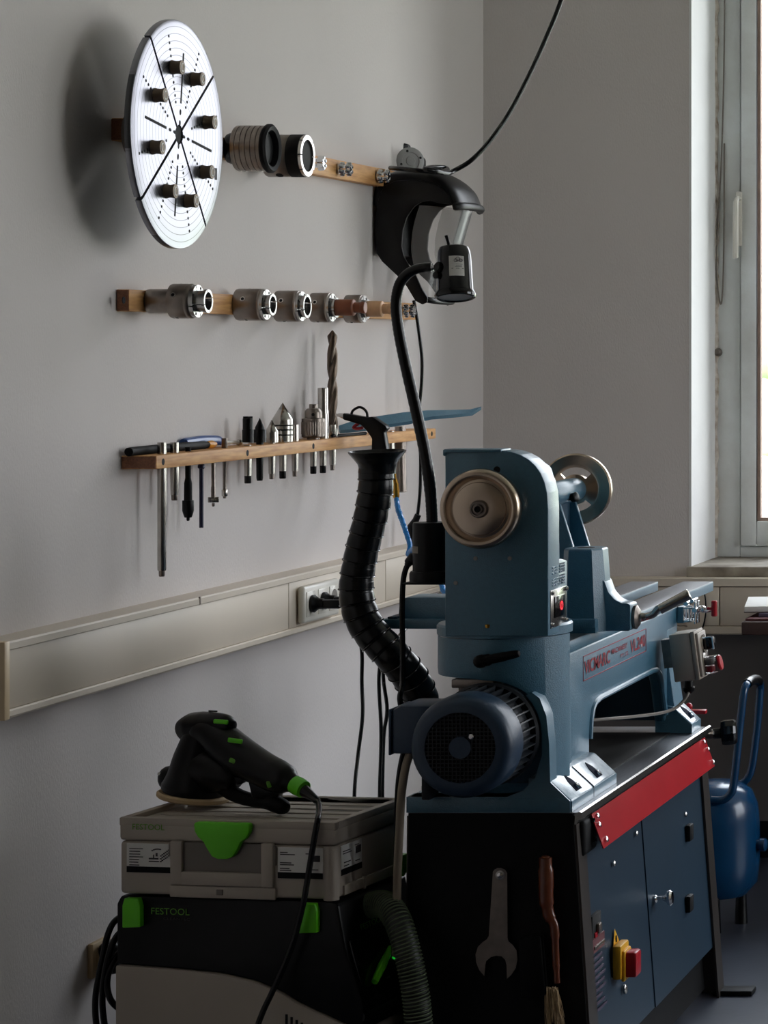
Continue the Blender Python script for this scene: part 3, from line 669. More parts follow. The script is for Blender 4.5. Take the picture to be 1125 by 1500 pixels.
# ---------------- tailstock
t = thing('tailstock', 'blue lathe tailstock with a bare steel handwheel', 'tailstock', (AX, 5.36, BZ))
part('quill_barrel', G().rev([(.012, -.02), (.019, -.02), (.0235, -.012), (.0235, .19), (.021, .20)], (AX, 5.275, AZ), (0, 1, 0), 32), 'lathe_paint', t)
part('quill', G().cyl((AX, 5.20, AZ), (AX, 5.26, AZ), .013, seg=20), 'steel', t)
for y_ in (5.30, 5.415):
    part('side_plate', G().prism([(AX-.016, AZ-.015), (AX+.0105, AZ-.015), (AX+.044, 1.0), (AX+.088, BZ+.028), (AX+.088, BZ+.001), (AX-.088, BZ+.001), (AX-.088, BZ+.028), (AX-.05, 1.0)], 'y', y_, y_+.010, .0012, 1), 'lathe_paint', t)
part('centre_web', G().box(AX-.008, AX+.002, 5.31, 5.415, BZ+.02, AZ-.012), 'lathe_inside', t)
part('sole', G().box(AX-.09, AX+.09, 5.295, 5.43, BZ+.0005, BZ+.026, .003), 'lathe_paint', t)
part('lock_knob', G().rev([(.004, -.02), (.004, .006), (.009, .008), (.010, .018), (.007, .02)], (AX+.018, 5.345, AZ-.012), (.8, -.3, .2), 12), 'black_plastic', t)
g = G(); RR = [.0, .012, .024, .030, .0375, .044, .046, .052, .064, .0685, .0715, .072]; HH = [.020, .020, .018, .0155, .012, .009, .0085, .0095, .012, .013, .010, .004]
NS_ = 72
def is_hole(j, i):
    a = (i+.5)*360/NS_
    if not (3 <= j <= 4): return False
    return any(abs((a-c+180) % 360-180) < 46 for c in (90, 270))
m_ = frame((AX, 5.476, AZ), (0, -1, 0))
for side in (0, 1):
    R_ = [[g.v(m_ @ Vector((r*cos(2*pi*i/NS_), r*sin(2*pi*i/NS_), h if side == 0 else (0 if j < len(RR)-1 else h)))) for i in range(NS_)] for j, (r, h) in enumerate(zip(RR, HH)) if r > 0]
    R_ = [None]+R_
    for j in range(1, len(RR)-1):
        for i in range(NS_):
            if not is_hole(j, i): g.f([R_[j][i], R_[j][(i+1) % NS_], R_[j+1][(i+1) % NS_], R_[j+1][i]])
    if side == 0: F_ = R_
for i in range(NS_):      # walls of the slots
    for j in (3, 5):
        if is_hole(3 if j == 3 else 4, i): g.f([F_[j][i], F_[j][(i+1) % NS_], R_[j][(i+1) % NS_], R_[j][i]])
    for j in (3, 4):
        if is_hole(j, i) != is_hole(j, (i+1) % NS_):
            q = (i+1) % NS_; g.f([F_[j][q], F_[j+1][q], R_[j+1][q], R_[j][q]])
part('handwheel', g, 'wheel_steel', t, 'steel wheel with two kidney shaped slots')
part('wheel_hub', G().cyl((AX, 5.47, AZ), (AX, 5.50, AZ), .016), 'steel', t)
# ---------------- banjo
t = thing('tool_rest_banjo', 'blue tool rest banjo with a bent steel clamping lever', 'banjo', (.72, 5.22, BZ))
b0, b1, b2 = BZ+.0005, Z(906, 5.2), Z(875, 5.2)
part('slide', G().box(X(560, 5.2), .90, 5.185, 5.290, b0+.008, b1, .003), 'lathe_paint', t)
part('slide_foot', G().box(.69, .90, 5.185, 5.290, b0, b0+.010), 'lathe_paint', t)
part('slide_rib', G().prism([(X(583, 5.2), b1-.001), (X(584, 5.2), b1+.022), (X(592, 5.2), b2-.001), (X(600, 5.2), b2), (.86, b2), (.86, b1-.001)], 'y', 5.20, 5.28, .003, 2), 'lathe_paint', t)
part('slot_line', G().box(X(570, 5.2), X(584, 5.2), 5.19, 5.29, b1, b1+.004, .001), 'lathe_inside', t)
def octo(cx, cy, hx_, hy, c, z): return [(cx-hx_+c, cy-hy, z), (cx+hx_-c, cy-hy, z), (cx+hx_, cy-hy+c*1.6, z), (cx+hx_, cy+hy-c*1.6, z), (cx+hx_-c, cy+hy, z), (cx-hx_+c, cy+hy, z), (cx-hx_, cy+hy-c*1.6, z), (cx-hx_, cy-hy+c*1.6, z)]
zt = Z(805, 5.2)
post_ = part('post', G().loft([octo(.868, 5.245, .046, .048, .019, b0), octo(.868, 5.245, .046, .048, .019, b0+.03), octo(.866, 5.25, .037, .045, .015, zt-.003), octo(.866, 5.25, .035, .043, .015, zt)]), 'lathe_paint', t, smooth=15)
part('post_bore', G().cyl((.866, 5.25, zt-.001), (.866, 5.25, zt+.0006), .0165, seg=28), 'hole_black', post_)
bz_ = Z(904, 5.25)
part('clamp_boss', G().prism([(.89, b0), (.955, b0), (.958, b0+.004), (.958, bz_+.026), (.952, bz_+.029), (.940, bz_+.030), (.928, bz_+.036), (.916, bz_+.050), (.909, bz_+.07), (.89, bz_+.09)], 'y', 5.222, 5.278, .004, 2), 'lathe_paint', t)
part('clamp_collar', G().rev([(.012, 0), (.022, 0), (.023, .003), (.023, .007), (.019, .009), (.016, .012), (.009, .013)], (.957, 5.25, bz_), (1, 0, 0), 28), 'steel_dark', t)
p1, p2, p3, p4 = (.965, 5.25, bz_), P(948, 903, 5.25), P(964, 892, 5.25), P(1010, 870, 5.26)
lv = part('lever_rod', G().tube(spl([p1, P(932, 905, 5.25), p2, P(958, 899, 5.25), p3, P(975, 887, 5.25)], 6), [.0072]*8+[.0085]*3+[.0072]*20, 14), 'steel', t)
part('lever_grip', G().cyl(P(966, 893, 5.25), p4, .0098, .0108, 20, .001), 'steel', lv)

# ---------------- control box
t = thing('control_box', 'grey lathe control box with a knob and red stop button', 'control box', (.93, 5.8, Z(1000, 5.75)))
yb = 5.755; m_ = Matrix.Translation((X(979, yb), yb, Z(1000, yb))) @ Matrix.Rotation(radians(-7), 4, 'Y')
sc_ = yb/4000
bw, bh, bd = 31*sc_, 70*sc_, .085
m_ = Matrix.Translation((X(988, yb), yb, Z(1000, yb))) @ Matrix.Rotation(radians(-7.4), 4, 'Y')
bx = part('box_body', G(m_).box(0, bw, 0, bd, 0, bh, .003, 2), 'case_grey', t)
part('box_lid', G(m_).box(bw+.0008, bw+.010, -.001, bd+.001, -.001, bh+.001, .002).box(bw+.010, bw+.016, .004, bd-.004, .004, bh-.004, .002), 'case_grey', t)
part('magnet_mount', G(m_).box(-.022, 0, .02, bd-.02, bh*.3, bh*.9), 'steel_dark', t)
part('dial', G(m_).cyl((bw+.016, bd*.5, bh*.70), (bw+.020, bd*.5, bh*.70), .020, seg=28), 'steel', t)
kn = part('speed_knob', G(m_).box(bw+.020, bw+.040, bd*.5-.016, bd*.5+.016, bh*.70-.013, bh*.70+.013, .004), 'black_gloss', t)
part('knob_trim', G(m_).box(bw+.018, bw+.039, bd*.5-.0175, bd*.5-.0155, bh*.70+.0125, bh*.70+.0145).box(bw+.0385, bw+.0415, bd*.5-.016, bd*.5-.013, bh*.70-.013, bh*.70+.013), 'chrome', kn)
part('switch_plate', G(m_).box(bw+.016, bw+.019, bd*.5-.024, bd*.5+.024, bh*.05, bh*.52, .001), 'steel', t)
sb = part('button_housing', G(m_).box(bw+.018, bw+.042, bd*.5-.022, bd*.5+.022, bh*.06, bh*.42, .004), 'cover_clear', t)
part('start_button', G(m_).box(bw+.019, bw+.032, bd*.5-.015, bd*.5+.015, bh*.25, bh*.37, .002), 'case_dark', sb)
part('red_pad', G(m_).box(bw+.019, bw+.032, bd*.5-.016, bd*.5+.016, bh*.09, bh*.22, .002), 'red_plastic', sb)
part('stop_button', G(m_).rev([(.016, 0), (.017, .003), (.015, .006), (0, .0065)], (bw+.044, bd*.5, bh*.26), (1, 0, .1), 20), 'red_plastic', sb)
cg = P(1009, 1000, yb+.03)
part('cable_gland', G().rev([(.009, .004), (.010, -.008), (.0125, -.010), (.0125, -.016), (.008, -.022), (.004, -.024)][::-1], cg, (0, 0, 1), 16), 'black_plastic', t)
part('cable', G().tube(spl([cg+Vector((0, 0, -.018)), P(1007, 1018, 5.77), P(1000, 1028, 5.76), P(988, 1038, 5.74), P(965, 1045, 5.68), P(925, 1050, 5.55), P(890, 1053, 5.42), (.80, 5.30, Z(1054, 5.35)), (.75, 5.2, .69)], 7), .0034, 8), 'case_dark', t)

# ---------------- things hanging on the stand front
def fy(v): return SF-.031*(ST-Z(v, SF))-.0105
def FP(u, v, dy=0): y = fy(v)-.0015-dy; return P(u, v, y)
hk = thing('open_end_wrench', 'flat grey open-end wrench hanging on the black stand', 'wrench', P(730, 1440, 4.84))
out = [(722, 1277), (724, 1274), (729, 1271.5), (734, 1271.5), (740, 1274), (743, 1279), (743.5, 1374), (745, 1379), (751, 1384), (756.5, 1392), (758, 1405), (755.5, 1418), (749, 1428), (742.5, 1434), (742, 1414), (740, 1406), (735, 1401), (727, 1400), (719, 1402), (712, 1408), (711, 1414), (709.5, 1430), (702, 1421), (697.5, 1410), (696.5, 1398), (700, 1387), (707, 1380), (713, 1376), (716, 1371)]
g = G(); A = [g.v(FP(u, v, .007)) for u, v in out]; B = [g.v(FP(u, v, .001)) for u, v in out]; n = len(out)
g.f(A); g.f(B[::-1])
for i in range(n): g.f([A[i], A[(i+1) % n], B[(i+1) % n], B[i]])
part('wrench_body', g, 'steel_dark', hk, smooth=20)
c = FP(733, 1282, .0075)
part('washer', G().rev([(.0085, 0), (.0085, .001), (.0055, .0012)], c, (0, -1, 0), 20), 'steel', hk)
solo('hook_screw', G().rev([(.003, -.009), (.003, .002), (.0048, .0025), (.0048, .0045), (.002, .006)], c, (0, -1, 0), 12), 'chrome', 'small chrome screw holding the wrench on the stand', 'screw')
t = thing('bench_brush', 'wooden handled bench brush hanging on the stand beside the wrench', 'brush', P(800, 1490, 4.83))
part('handle', G().tube(spl([FP(799, 1254, .012), FP(799, 1262, .012), FP(800, 1290, .013), FP(800, 1315, .013), FP(804, 1340, .012), FP(812, 1358, .012), FP(814, 1400, .012), FP(816, 1440, .012)], 6), [.007]*3+[.0115]*6+[.0135]*6+[.013]*6+[.0105]*6+[.008]*6+[.0065]*6+[.0055]*4, 14, sq=.8), 'brush_wood', t)
part('bristle_block', G().prism([(FP(776, 0).x, FP(0, 1372).z), (FP(808, 0).x, FP(0, 1366).z), (FP(816, 0).x, FP(0, 1455).z), (FP(780, 0).x, FP(0, 1460).z)], 'y', 4.825, 4.848, .004), 'black_matte', t)
g = G(); random.seed(3)
for k in range(60):
    u = random.uniform(798, 818); a = FP(u, 1448+random.uniform(-3, 6), random.uniform(.004, .02)); b = FP(u+random.uniform(-2, 14)*(1 if u > 806 else .3), 1500+random.uniform(-14, 25), random.uniform(.004, .022))
    g.tube([a, (a+b)/2+Vector((random.uniform(-.003, .003), 0, 0)), b], [.0012, .001, .0004], 4)
part('bristles', g, 'bristle', t)['kind'] = 'stuff'
# ================================================================== wall rails
def rail(name, label, z0, z1, y0, y1, depth, holes):
    t = thing(name, label, 'wood rail', (0, (y0+y1)/2, z0), 'beech tool rails on the left wall')
    part('batten', G().box(.0005, depth, y0+.002, y1, z0, z1, .0015, 2), 'beech', t)
    part('end_grain', G().box(.0015, depth-.0015, y0, y0+.003, z0+.0015, z1-.0015), 'beech_end', t)
    for y in holes:
        part('screw_hole', G().cyl((depth-.001, y, (z0+z1)/2), (depth+.0004, y, (z0+z1)/2), .0065, seg=14), 'hole_black', t)
    return t
UZ0, UZ1, UY0 = Z(206, 5.14), Z(173, 5.14), YX(162, 0)
UZ = (UZ0+UZ1)/2
rail('wall_rail', 'top beech rail holding the big aluminium disc', UZ0, UZ1, UY0, 6.74, .027, ())
NZ0, NZ1, NY0 = Z(456, 5.16), Z(424, 5.16), YX(170, 0)
NZ = (NZ0+NZ1)/2
rail('wall_rail', 'middle beech rail holding the row of lathe chucks', NZ0, NZ1, NY0, YX(610.5, .024), .024, (YX(183, .024)-.005,))
SZ0, SZ1, SY0, SY1 = 1.175, 1.2005, YX(177, 0), YX(638.3, .067)
SD = .067
rail('tool_shelf', 'bottom beech shelf with arbors and cones standing in holes', SZ0, SZ1, SY0, SY1, SD, [YX(u, SD) for u in (239, 362.5, 459, 632.5)])
# ---------------- large jaw disc
DX, DY, DZ, DR = .118, YX(262.5, .118), 0, .2115
DZ = Z(197, DY)
t = thing('jaw_plate_disc', 'large round aluminium jaw plate with eight rubber bumpers', 'disc', (DX, DY, DZ))
for q in range(4):
    a0 = radians(37.5+90*q); a1 = a0+pi/2; e0 = .0034
    g = G(); n = 40; rr_ = [.014, .06, .12, .17, .205, .2105, DR]
    # face plane slit edges run parallel to the slot, so offset the sector sideways
    off_ = Vector((0, cos((a0+a1)/2), sin((a0+a1)/2)))*e0*1.41
    def pt(r, a, x): return Vector((x, r*cos(a), r*sin(a)))+off_
    front = [[g.v(Vector((DX, DY, DZ))+pt(r, a0+(a1-a0)*i/n, (0 if r < .208 else -.0012 if r < DR else -.003))) for i in range(n+1)] for r in rr_]
    back = [[g.v(Vector((DX, DY, DZ))+pt(r, a0+(a1-a0)*i/n, -.013)) for i in range(n+1)] for r in (rr_[0], rr_[-1])]
    for A, B in zip(front, front[1:]):
        for i in range(n): g.f([A[i], A[i+1], B[i+1], B[i]])
    for i in range(n):
        g.f([front[-1][i], front[-1][i+1], back[1][i+1], back[1][i]]); g.f([front[0][i], front[0][i+1], back[0][i+1], back[0][i]]); g.f([back[0][i], back[0][i+1], back[1][i+1], back[1][i]])
    for i in (0, n):
        for j in range(len(rr_)-1): pass
        g.f([front[j][i] for j in range(len(rr_))]+[back[1][i], back[0][i]])
    o = _mk('jaw_quadrant', g, 'jaw_aluminium', Vector((DX, DY, DZ)), 30); o.parent = t; OFF[o.name] = OFF[t.name]
def dpt(r, deg, x=0): a = radians(deg); return Vector((DX+x, DY+r*cos(a), DZ+r*sin(a)))
for k in range(4):
    a = 82.5+90*k
    m_ = Matrix.Translation((DX, DY, DZ)) @ Matrix.Rotation(radians(a), 4, 'X')
    part('slot', G(m_).box(-.002, .0005, .060, .157, -.0026, .0026), 'hole_black', t)
    for r in (.022, .043): part('oval_hole', G(m_).prism([(r+.0055*cos(b), .0032*sin(b)) for b in [2*pi*i/14 for i in range(14)]], 'x', -.002, .0005), 'hole_black', t)
for k in range(8):
    g = G()
    for j in range(11):
        r = .062+j*.0125
        if abs(r-.128) < .012: continue
        g.cyl(dpt(r, 15+45*k, -.002), dpt(r, 15+45*k, .0005), .0028, seg=10)
    part('hole_row', g, 'hole_black', t)
    c = dpt(.128, 15+45*k)
    b_ = part('bumper', G().rev([(.0125, 0), (.0138, .001), (.0122, .007), (.0122, .012), (.0136, .0185), (.0132, .0197), (.0085, .0199)], c, (1, 0, 0), 22), 'rubber_taupe', t)
    part('bumper_ring', G().rev([(.0088, 0), (.0088, .0008), (.0062, .0008), (.006, -.004)], c+Vector((.0197, 0, 0)), (1, 0, 0), 20), 'paper', b_)
    part('bumper_screw', G().cyl(c+Vector((.014, 0, 0)), c+Vector((.0175, 0, 0)), .0058, seg=6), 'black_plastic', b_)
part('centre_bore', G().cyl((DX-.012, DY, DZ), (DX-.002, DY, DZ), .016, seg=20), 'hole_black', t)
part('mount_hub', G().cyl((.027, DY, DZ), (DX-.012, DY, DZ), .045, seg=28), 'steel_dark', t)
part('plate_mark', G().box(DX, DX+.0003, DY+.172, DY+.184, DZ-.075, DZ-.052), 'label_print', t)
# ---------------- chucks
def chuck(y, z, x0, xf, R, label, group, shank=None, spigot=None, jawr=.62, tint='steel_dark'):
    t = thing('lathe_chuck', label, 'chuck', (x0, y, z), group)
    L = xf-x0; o = (x0, y, z); d = (1, 0, 0); xb = 0
    if shank:
        part('shank', G().rev([(shank*.96, 0), (shank, .003), (shank, L*.40), (shank*.99, L*.41)], o, d, 36), tint, t); xb = L*.40
    part('chuck_body', G().rev([(R*.6, xb), (R*.97, xb), (R, xb+.003), (R, L*.66), (R*.985, L*.675), (R*.985, L*.685), (R, L*.70), (R, L*.74), (R*.95, L*.76), (R*.3, L*.76)], o, d, 44), tint, t)
    for q in range(4):
        a0 = radians(20+90*q)+.05; a1 = a0+pi/2-.10
        j = part('jaw', G().sector(o, d, R*.36, R*.94, L*.755, L*.83, a0, a1, 8).sector(o, d, R*(jawr-.10), R*jawr, L*.82, L, a0, a1, 8).sector(o, d, R*jawr*.98, R*(jawr+.06), L*.95, L*1.0, a0, a1, 8), 'jaw_steel', t)
        am = (a0+a1)/2; m_ = frame(o, d)
        for rr in (.80,):
            c = m_ @ Vector((R*rr*cos(am), R*rr*sin(am), L*.83)); part('jaw_screw', G().cyl(c-Vector((.001, 0, 0)), c+Vector((.0005, 0, 0)), R*.085, seg=10), 'hole_black', j)
    part('throat', G().cyl((x0+L*.70, y, z), (x0+L*.775, y, z), R*.50, seg=24), 'hole_black', t)
    m_ = frame(o, d)
    for k, (a, hh) in enumerate(((70, .36), (250, .40), (160, .36), (340, .40))):
        a = radians(a); c = m_ @ Vector((R*cos(a), R*sin(a), xb+(L*.66-xb)*.45)); nrm = (m_.to_3x3() @ Vector((cos(a), sin(a), 0)))
        part('key_hole', G().rev([(R*.15, -.004), (R*.15, .0008), (R*.10, .0008), (R*.09, -.003)], c, nrm, 16), 'steel', t)
        part('key_socket', G().cyl(c-nrm*.003, c+nrm*.0004, R*.10, seg=12), 'hole_black', t)
    if spigot:
        mn, xs = spigot
        part('spigot', G().rev([(R*.5, 0), (R*.56, .001), (R*.56, (xs-xf)*.62), (R*.52, (xs-xf)*.64), (R*.36, (xs-xf)*.66), (R*.36, (xs-xf)*.86), (R*.40, (xs-xf)*.88), (R*.40, (xs-xf)*.98), (R*.36, xs-xf)], (xf-.006, y, z), d, 32), mn, t)
    return t
GR = 'four-jaw chucks on the middle rail'
def ysx(u, x): return YX(u, x)
chuck(5.25, NZ, .0245, .140, .0335, 'steel chuck on a long round shank, leftmost on the middle rail', GR, shank=.0235)
chuck(5.70, NZ, .0245, .098, .0335, 'steel four-jaw chuck, second from the left on the middle rail', GR)
chuck(5.925, NZ, .0245, .090, .0340, 'steel four-jaw chuck, third from the left on the middle rail', GR, jawr=.70)
chuck(6.139, NZ, .0245, .080, .0335, 'steel chuck gripping a dark reddish wooden spigot', GR, spigot=('copper_wood', .150))
chuck(6.367, NZ, .0245, .074, .0330, 'steel chuck gripping a pale wooden spigot', GR, spigot=('pale_wood', .137))
def stud(y, z, x0, label, r=.0165, L=.032):
    t = thing('threaded_stud', label, 'stud', (x0, y, z), 'bright studs on the wall rails')
    part('stud_core', G().cyl((x0, y, z), (x0+L*.9, y, z), r*.62, seg=16), 'chrome', t)
    for ring, xx in enumerate((x0+.004, x0+L*.62)):
        for k in range(6):
            a = radians(30+60*k); c = Vector((xx, y+r*.68*cos(a), z+r*.68*sin(a)))
            part('nut', G().cyl(c, c+Vector((L*.32, 0, 0)), r*.36, r*.30, 8, .0012), 'chrome', t)
stud(6.09, UZ, .0275, 'bright chrome stud on the top rail beside the black banded chuck', .0165, .045)
stud(6.30, UZ, .0275, 'bright chrome stud in the middle of the bare part of the top rail')
stud(6.57, UZ, .0275, 'bright chrome stud on the top rail next to the face shield')
stud(6.77, NZ, .0245, 'bright chrome stud at the right end of the middle rail')
# finned vacuum cup and banded chuck on the top rail
y = 5.64
t = thing('vacuum_chuck', 'ribbed steel cylinder chuck with a black rubber rim', 'chuck', (.027, y, UZ))
part('rear_collar', G().rev([(.02, 0), (.030, .001), (.032, .006), (.032, .016), (.026, .02)], (.0275, y, UZ), (1, 0, 0), 36), 'black_rubber', t)
pr = [(.024, .0), (.046, .001), (.0475, .004)]
for k in range(5): x_ = .010+k*.0108; pr += [(.0475, x_), (.0462, x_+.0006), (.0462, x_+.0016), (.0475, x_+.0022)]
pr += [(.0475, .061), (.043, .0615), (.041, .05), (.041, .02)]
part('ribbed_body', G().rev(pr, (.0465, y, UZ), (1, 0, 0), 56), 'steel_dark', t)
part('rubber_rim', G().rev([(.040, 0), (.0475, 0), (.0508, .004), (.0508, .010), (.046, .014), (.038, .011), (.034, .002), (.030, -.03), (0, -.03)], (.1075, y, UZ), (1, 0, 0), 56), 'black_matte', t)
y = 5.857
t = thing('lathe_chuck', 'steel chuck with a broad black band on the top rail', 'chuck', (.027, y, UZ))
part('chuck_body', G().rev([(.03, 0), (.044, .001), (.0455, .004), (.0455, .052), (.044, .054)], (.0275, y, UZ), (1, 0, 0), 48), 'steel_dark', t)
part('black_band', G().rev([(.044, 0), (.0458, .001), (.0458, .027), (.044, .028)], (.081, y, UZ), (1, 0, 0), 48), 'black_matte', t)
rim = []
for k in range(8):
    a0 = 2*pi*k/8+.03; a1 = a0+pi/4-.06
    part('jaw_segment', G().sector((.109, y, UZ), (1, 0, 0), .0345, .0445, -.005, .006, a0, a1, 5), 'steel', t)
part('throat', G().rev([(.0360, 0), (.034, -.02), (0, -.022)], (.111, y, UZ), (1, 0, 0), 32), 'hole_black', t)
for a in (200, 250, 320):
    c = Vector((.060, y+.0455*cos(radians(a)), UZ+.0455*sin(radians(a)))); n_ = Vector((0, cos(radians(a)), sin(radians(a))))
    part('key_hole', G().cyl(c-n_*.003, c+n_*.0006, .008, seg=14), 'hole_black', t)
# ---------------- arbors, cones and drills standing in the shelf
TXC = .044
def tool(name, label, u, vparts, cat, group='arbors standing in the tool shelf', x=TXC, seg=24):
    """vparts: list of (part name, material, [(px half-width, v), ...]) measured at the tool's own depth"""
    y = YX(u, x); t = thing(name, label, cat, (x, y, SZ0), group); k = y/FPX
    for pn_, mn, pr in vparts:
        pr = sorted([(max(w*k, 0), Z(v, y)) for w, v in pr], key=lambda q: q[1]) if pn_ != 'keep' else pr
        part(pn_, G().rev([(r, z-SZ0) for r, z in pr], (x, y, SZ0), (0, 0, 1), seg), mn, t)
    return t, y, k
def shelf_v(y): return VV+(CZ-SZ1)*FPX/y, VV+(CZ-SZ0)*FPX/y
def taper(u, vb, w, black=True):
    y = YX(u, TXC); a, b = shelf_v(y)
    if black: return [('taper_shank', 'steel', [(w, a-1), (w, b), (w*.92, vb-11)]), ('tang', 'black_plastic', [(w*.92, vb-11), (w*.9, vb-1), (w*.8, vb)])]
    return [('taper_shank', 'steel', [(w, a-1), (w, b), (w*.88, vb-8)]), ('tang', 'steel_dark', [(w*.7, vb-8), (w*.65, vb)])]
tool('steel_rod', 'long steel rod hanging far below the tool shelf', 237, [('rod', 'steel', [(6.2, 648), (6.2, 664), (6.2, 700), (6.2, 834), (5.6, 836)]), ('rod_tip', 'steel_dark', [(4.3, 836), (4.2, 843), (3.6, 844.5)])], 'rod')
tool('taper_arbor', 'short steel arbor beside the long rod', 255.5, [('taper_shank', 'steel', [(6, 648), (6, 690), (5.4, 724), (5.2, 725)]), ('tang', 'steel_dark', [(4.4, 725), (4.2, 732), (3.6, 733)])], 'arbor')
tool('chuck_arbor', 'black arbor with a pear shaped chuck under the shelf', 275.5, [('arbor', 'black_matte', [(4, 655), (4, 700), (5.6, 708), (5.8, 733)]), ('chuck_sleeve', 'black_plastic', [(8, 733), (8.2, 735), (8.2, 748), (5.5, 757), (5, 758)]), ('chuck_tip', 'black_plastic', [(2.4, 758), (2.2, 762), (1.5, 763)])], 'arbor')
tool('blue_rod', 'thin dark blue rod under the shelf with a collar', 295, [('rod', 'navy', [(3.2, 664), (3.1, 690), (3.0, 773)]), ('collar', 'navy', [(4, 680), (5, 682), (5, 685), (3.4, 687)])], 'rod')
t, y, k = tool('cutter_arbor', 'thin steel arbor with a cross shaped cutter', 312.5, [('rod', 'steel_dark', [(2.9, 664), (2.7, 712), (3.2, 714), (3.2, 728)]), ('tip', 'steel_dark', [(2.2, 737), (2, 741), (1.2, 742)])], 'arbor')
for a in (0, 90): 
    m_ = Matrix.Translation((TXC, y, Z(732, y))) @ Matrix.Rotation(radians(a+20), 4, 'Z'); part('cutter_wing', G(m_).box(-7.5*k, 7.5*k, -2*k, 2*k, -4*k, 4*k, .0008), 'steel', t)
tool('cutter_arbor', 'thin steel arbor with a small hexagonal end', 329, [('rod', 'steel_dark', [(4.2, 642), (4.2, 662), (2.8, 664), (2.5, 717)]), ('hex_collar', 'steel', [(3.6, 717), (4.2, 718), (4.2, 726), (3.4, 727)]), ('tip', 'steel_dark', [(2.4, 727), (2.2, 730)])], 'arbor', seg=12)
t, y, k = tool('spur_drive', 'black toothed spur drive centre in the shelf', 363, [('drive_head', 'black_plastic', [(8, 648), (8, 630), (7.2, 629), (7.2, 613), (5, 612.5)]), ('centre_pin', 'black_plastic', [(1.5, 613), (0, 609.5)])]+taper(363, 708, 5.3), 'drive centre')
for q in range(4):
    m_ = Matrix.Translation((TXC, y, Z(612.5, y))) @ Matrix.Rotation(radians(45+90*q), 4, 'Z'); part('spur_tooth', G(m_).box(2*k, 6.8*k, -1.2*k, 1.2*k, -1*k, 2.5*k), 'black_plastic', t)
tool('cone_centre', 'black pointed cone centre in the shelf', 380.5, [('cone', 'black_plastic', [(0, 612), (6.5, 626), (6.8, 629)]), ('bearing_body', 'black_plastic', [(9, 648), (9, 630), (8.4, 629)]), ('taper_shank', 'black_plastic', [(5.2, 648), (5.2, 660), (4.8, 700), (4, 704)])], 'cone centre')
tool('cone_centre', 'small plain steel cone centre in the shelf', 398, [('cone', 'steel', [(0, 614.5), (9, 632), (9.2, 634), (9.2, 648)])]+taper(398, 702, 5.0, False), 'cone centre')
tool('cone_centre', 'large steel cone centre with black rings', 414, [('cone', 'steel', [(0, 589.5), (14.2, 613), (14.5, 617), (14.5, 622)]), ('ring_one', 'black_plastic', [(13.8, 622), (13.8, 624)]), ('middle_body', 'steel', [(14.5, 624), (14.5, 628.5)]), ('ring_two', 'black_plastic', [(13.8, 628.5), (13.8, 630.5)]), ('lower_body', 'steel', [(14.5, 630.5), (14.5, 636)]), ('ring_three', 'black_plastic', [(13.8, 636), (13.8, 638)]), ('base', 'steel', [(14.5, 638), (14.3, 647)])]+taper(414, 701, 5.2), 'cone centre')
tool('taper_arbor', 'narrow steel arbor stub between the big cone and drill chuck', 432, [('stub', 'steel', [(5, 622), (5.2, 623), (5.2, 648)])]+taper(432, 698, 4.9, False), 'arbor')
t, y, k = tool('drill_chuck', 'keyed drill chuck standing on the shelf', 459, [('nose', 'steel_dark', [(5.5, 592), (6, 593), (6, 598), (9, 598.5), (11.5, 602), (12.2, 604), (12.2, 613)]), ('chuck_sleeve', 'steel_dark', [(13, 612), (16.2, 613), (16.4, 616), (16.4, 639), (14, 641)]), ('base', 'steel_dark', [(9, 640), (9, 648)])]+taper(459, 694, 4.9), 'drill chuck')
for q in range(30):
    a = 2*pi*q/30; c = Vector((TXC+16.2*k*cos(a), y+16.2*k*sin(a), 0)); part('sleeve_rib', G().cyl((c.x, c.y, Z(636, y)), (c.x, c.y, Z(618, y)), .7*k, seg=5), 'steel_dark', t)
part('key_hole', G().cyl((TXC+.006, y-11.6*k, Z(607, y)), (TXC+.006, y-12.6*k, Z(607, y)), 2.4*k, seg=12), 'hole_black', t)
tool('steel_arbor', 'tall plain steel cylinder arbor beside the twist drill', 473, [('cylinder', 'steel', [(6.8, 568), (7.3, 569.5), (7.3, 604), (8.2, 607), (8.2, 648)])]+taper(473, 693, 4.9), 'arbor')
# twist drill
u = 487; y = YX(u, TXC); k = y/FPX
t = thing('twist_drill', 'tall spiral twist drill standing on the tool shelf', 'drill', (TXC, y, SZ0), 'arbors standing in the tool shelf')
g = G(); rings = []; z0, z1 = Z(626, y), Z(492, y); R_ = 7.4*k; nn = 90
for i in range(nn+1):
    z = z0+(z1-z0)*i/nn; tw = 2*pi*1.35*i/nn+.5; ring = []
    sc = 1 if i < nn-0 else .98
    for q in range(28):
        a = 2*pi*q/28; c_ = abs(cos(a-tw)); ring.append((TXC+R_*sc*cos(a)*(.50+.50*min(1, (c_*1.25)**1.5)), y+R_*sc*sin(a)*(.50+.50*min(1, (c_*1.25)**1.5)), z))
    rings.append(ring)
tip = [(TXC+(p[0]-TXC)*.12, y+(p[1]-y)*.12, Z(484, y)) for p in rings[-1]]
g.loft(rings+[tip]); part('flutes', g, 'drill_steel', t, smooth=60)
part('shank', G().rev([(5.2*k, Z(648, y)-SZ0), (7.2*k, Z(636, y)-SZ0), (7.2*k, Z(622, y)-SZ0)], (TXC, y, SZ0), (0, 0, 1), 24), 'steel', t)
for pn_, mn, pr in taper(487, 689, 4.8, False): part(pn_, G().rev(sorted([(w*k, Z(v, y)-SZ0) for w, v in pr], key=lambda q: q[1]), (TXC, y, SZ0), (0, 0, 1), 20), mn, t)
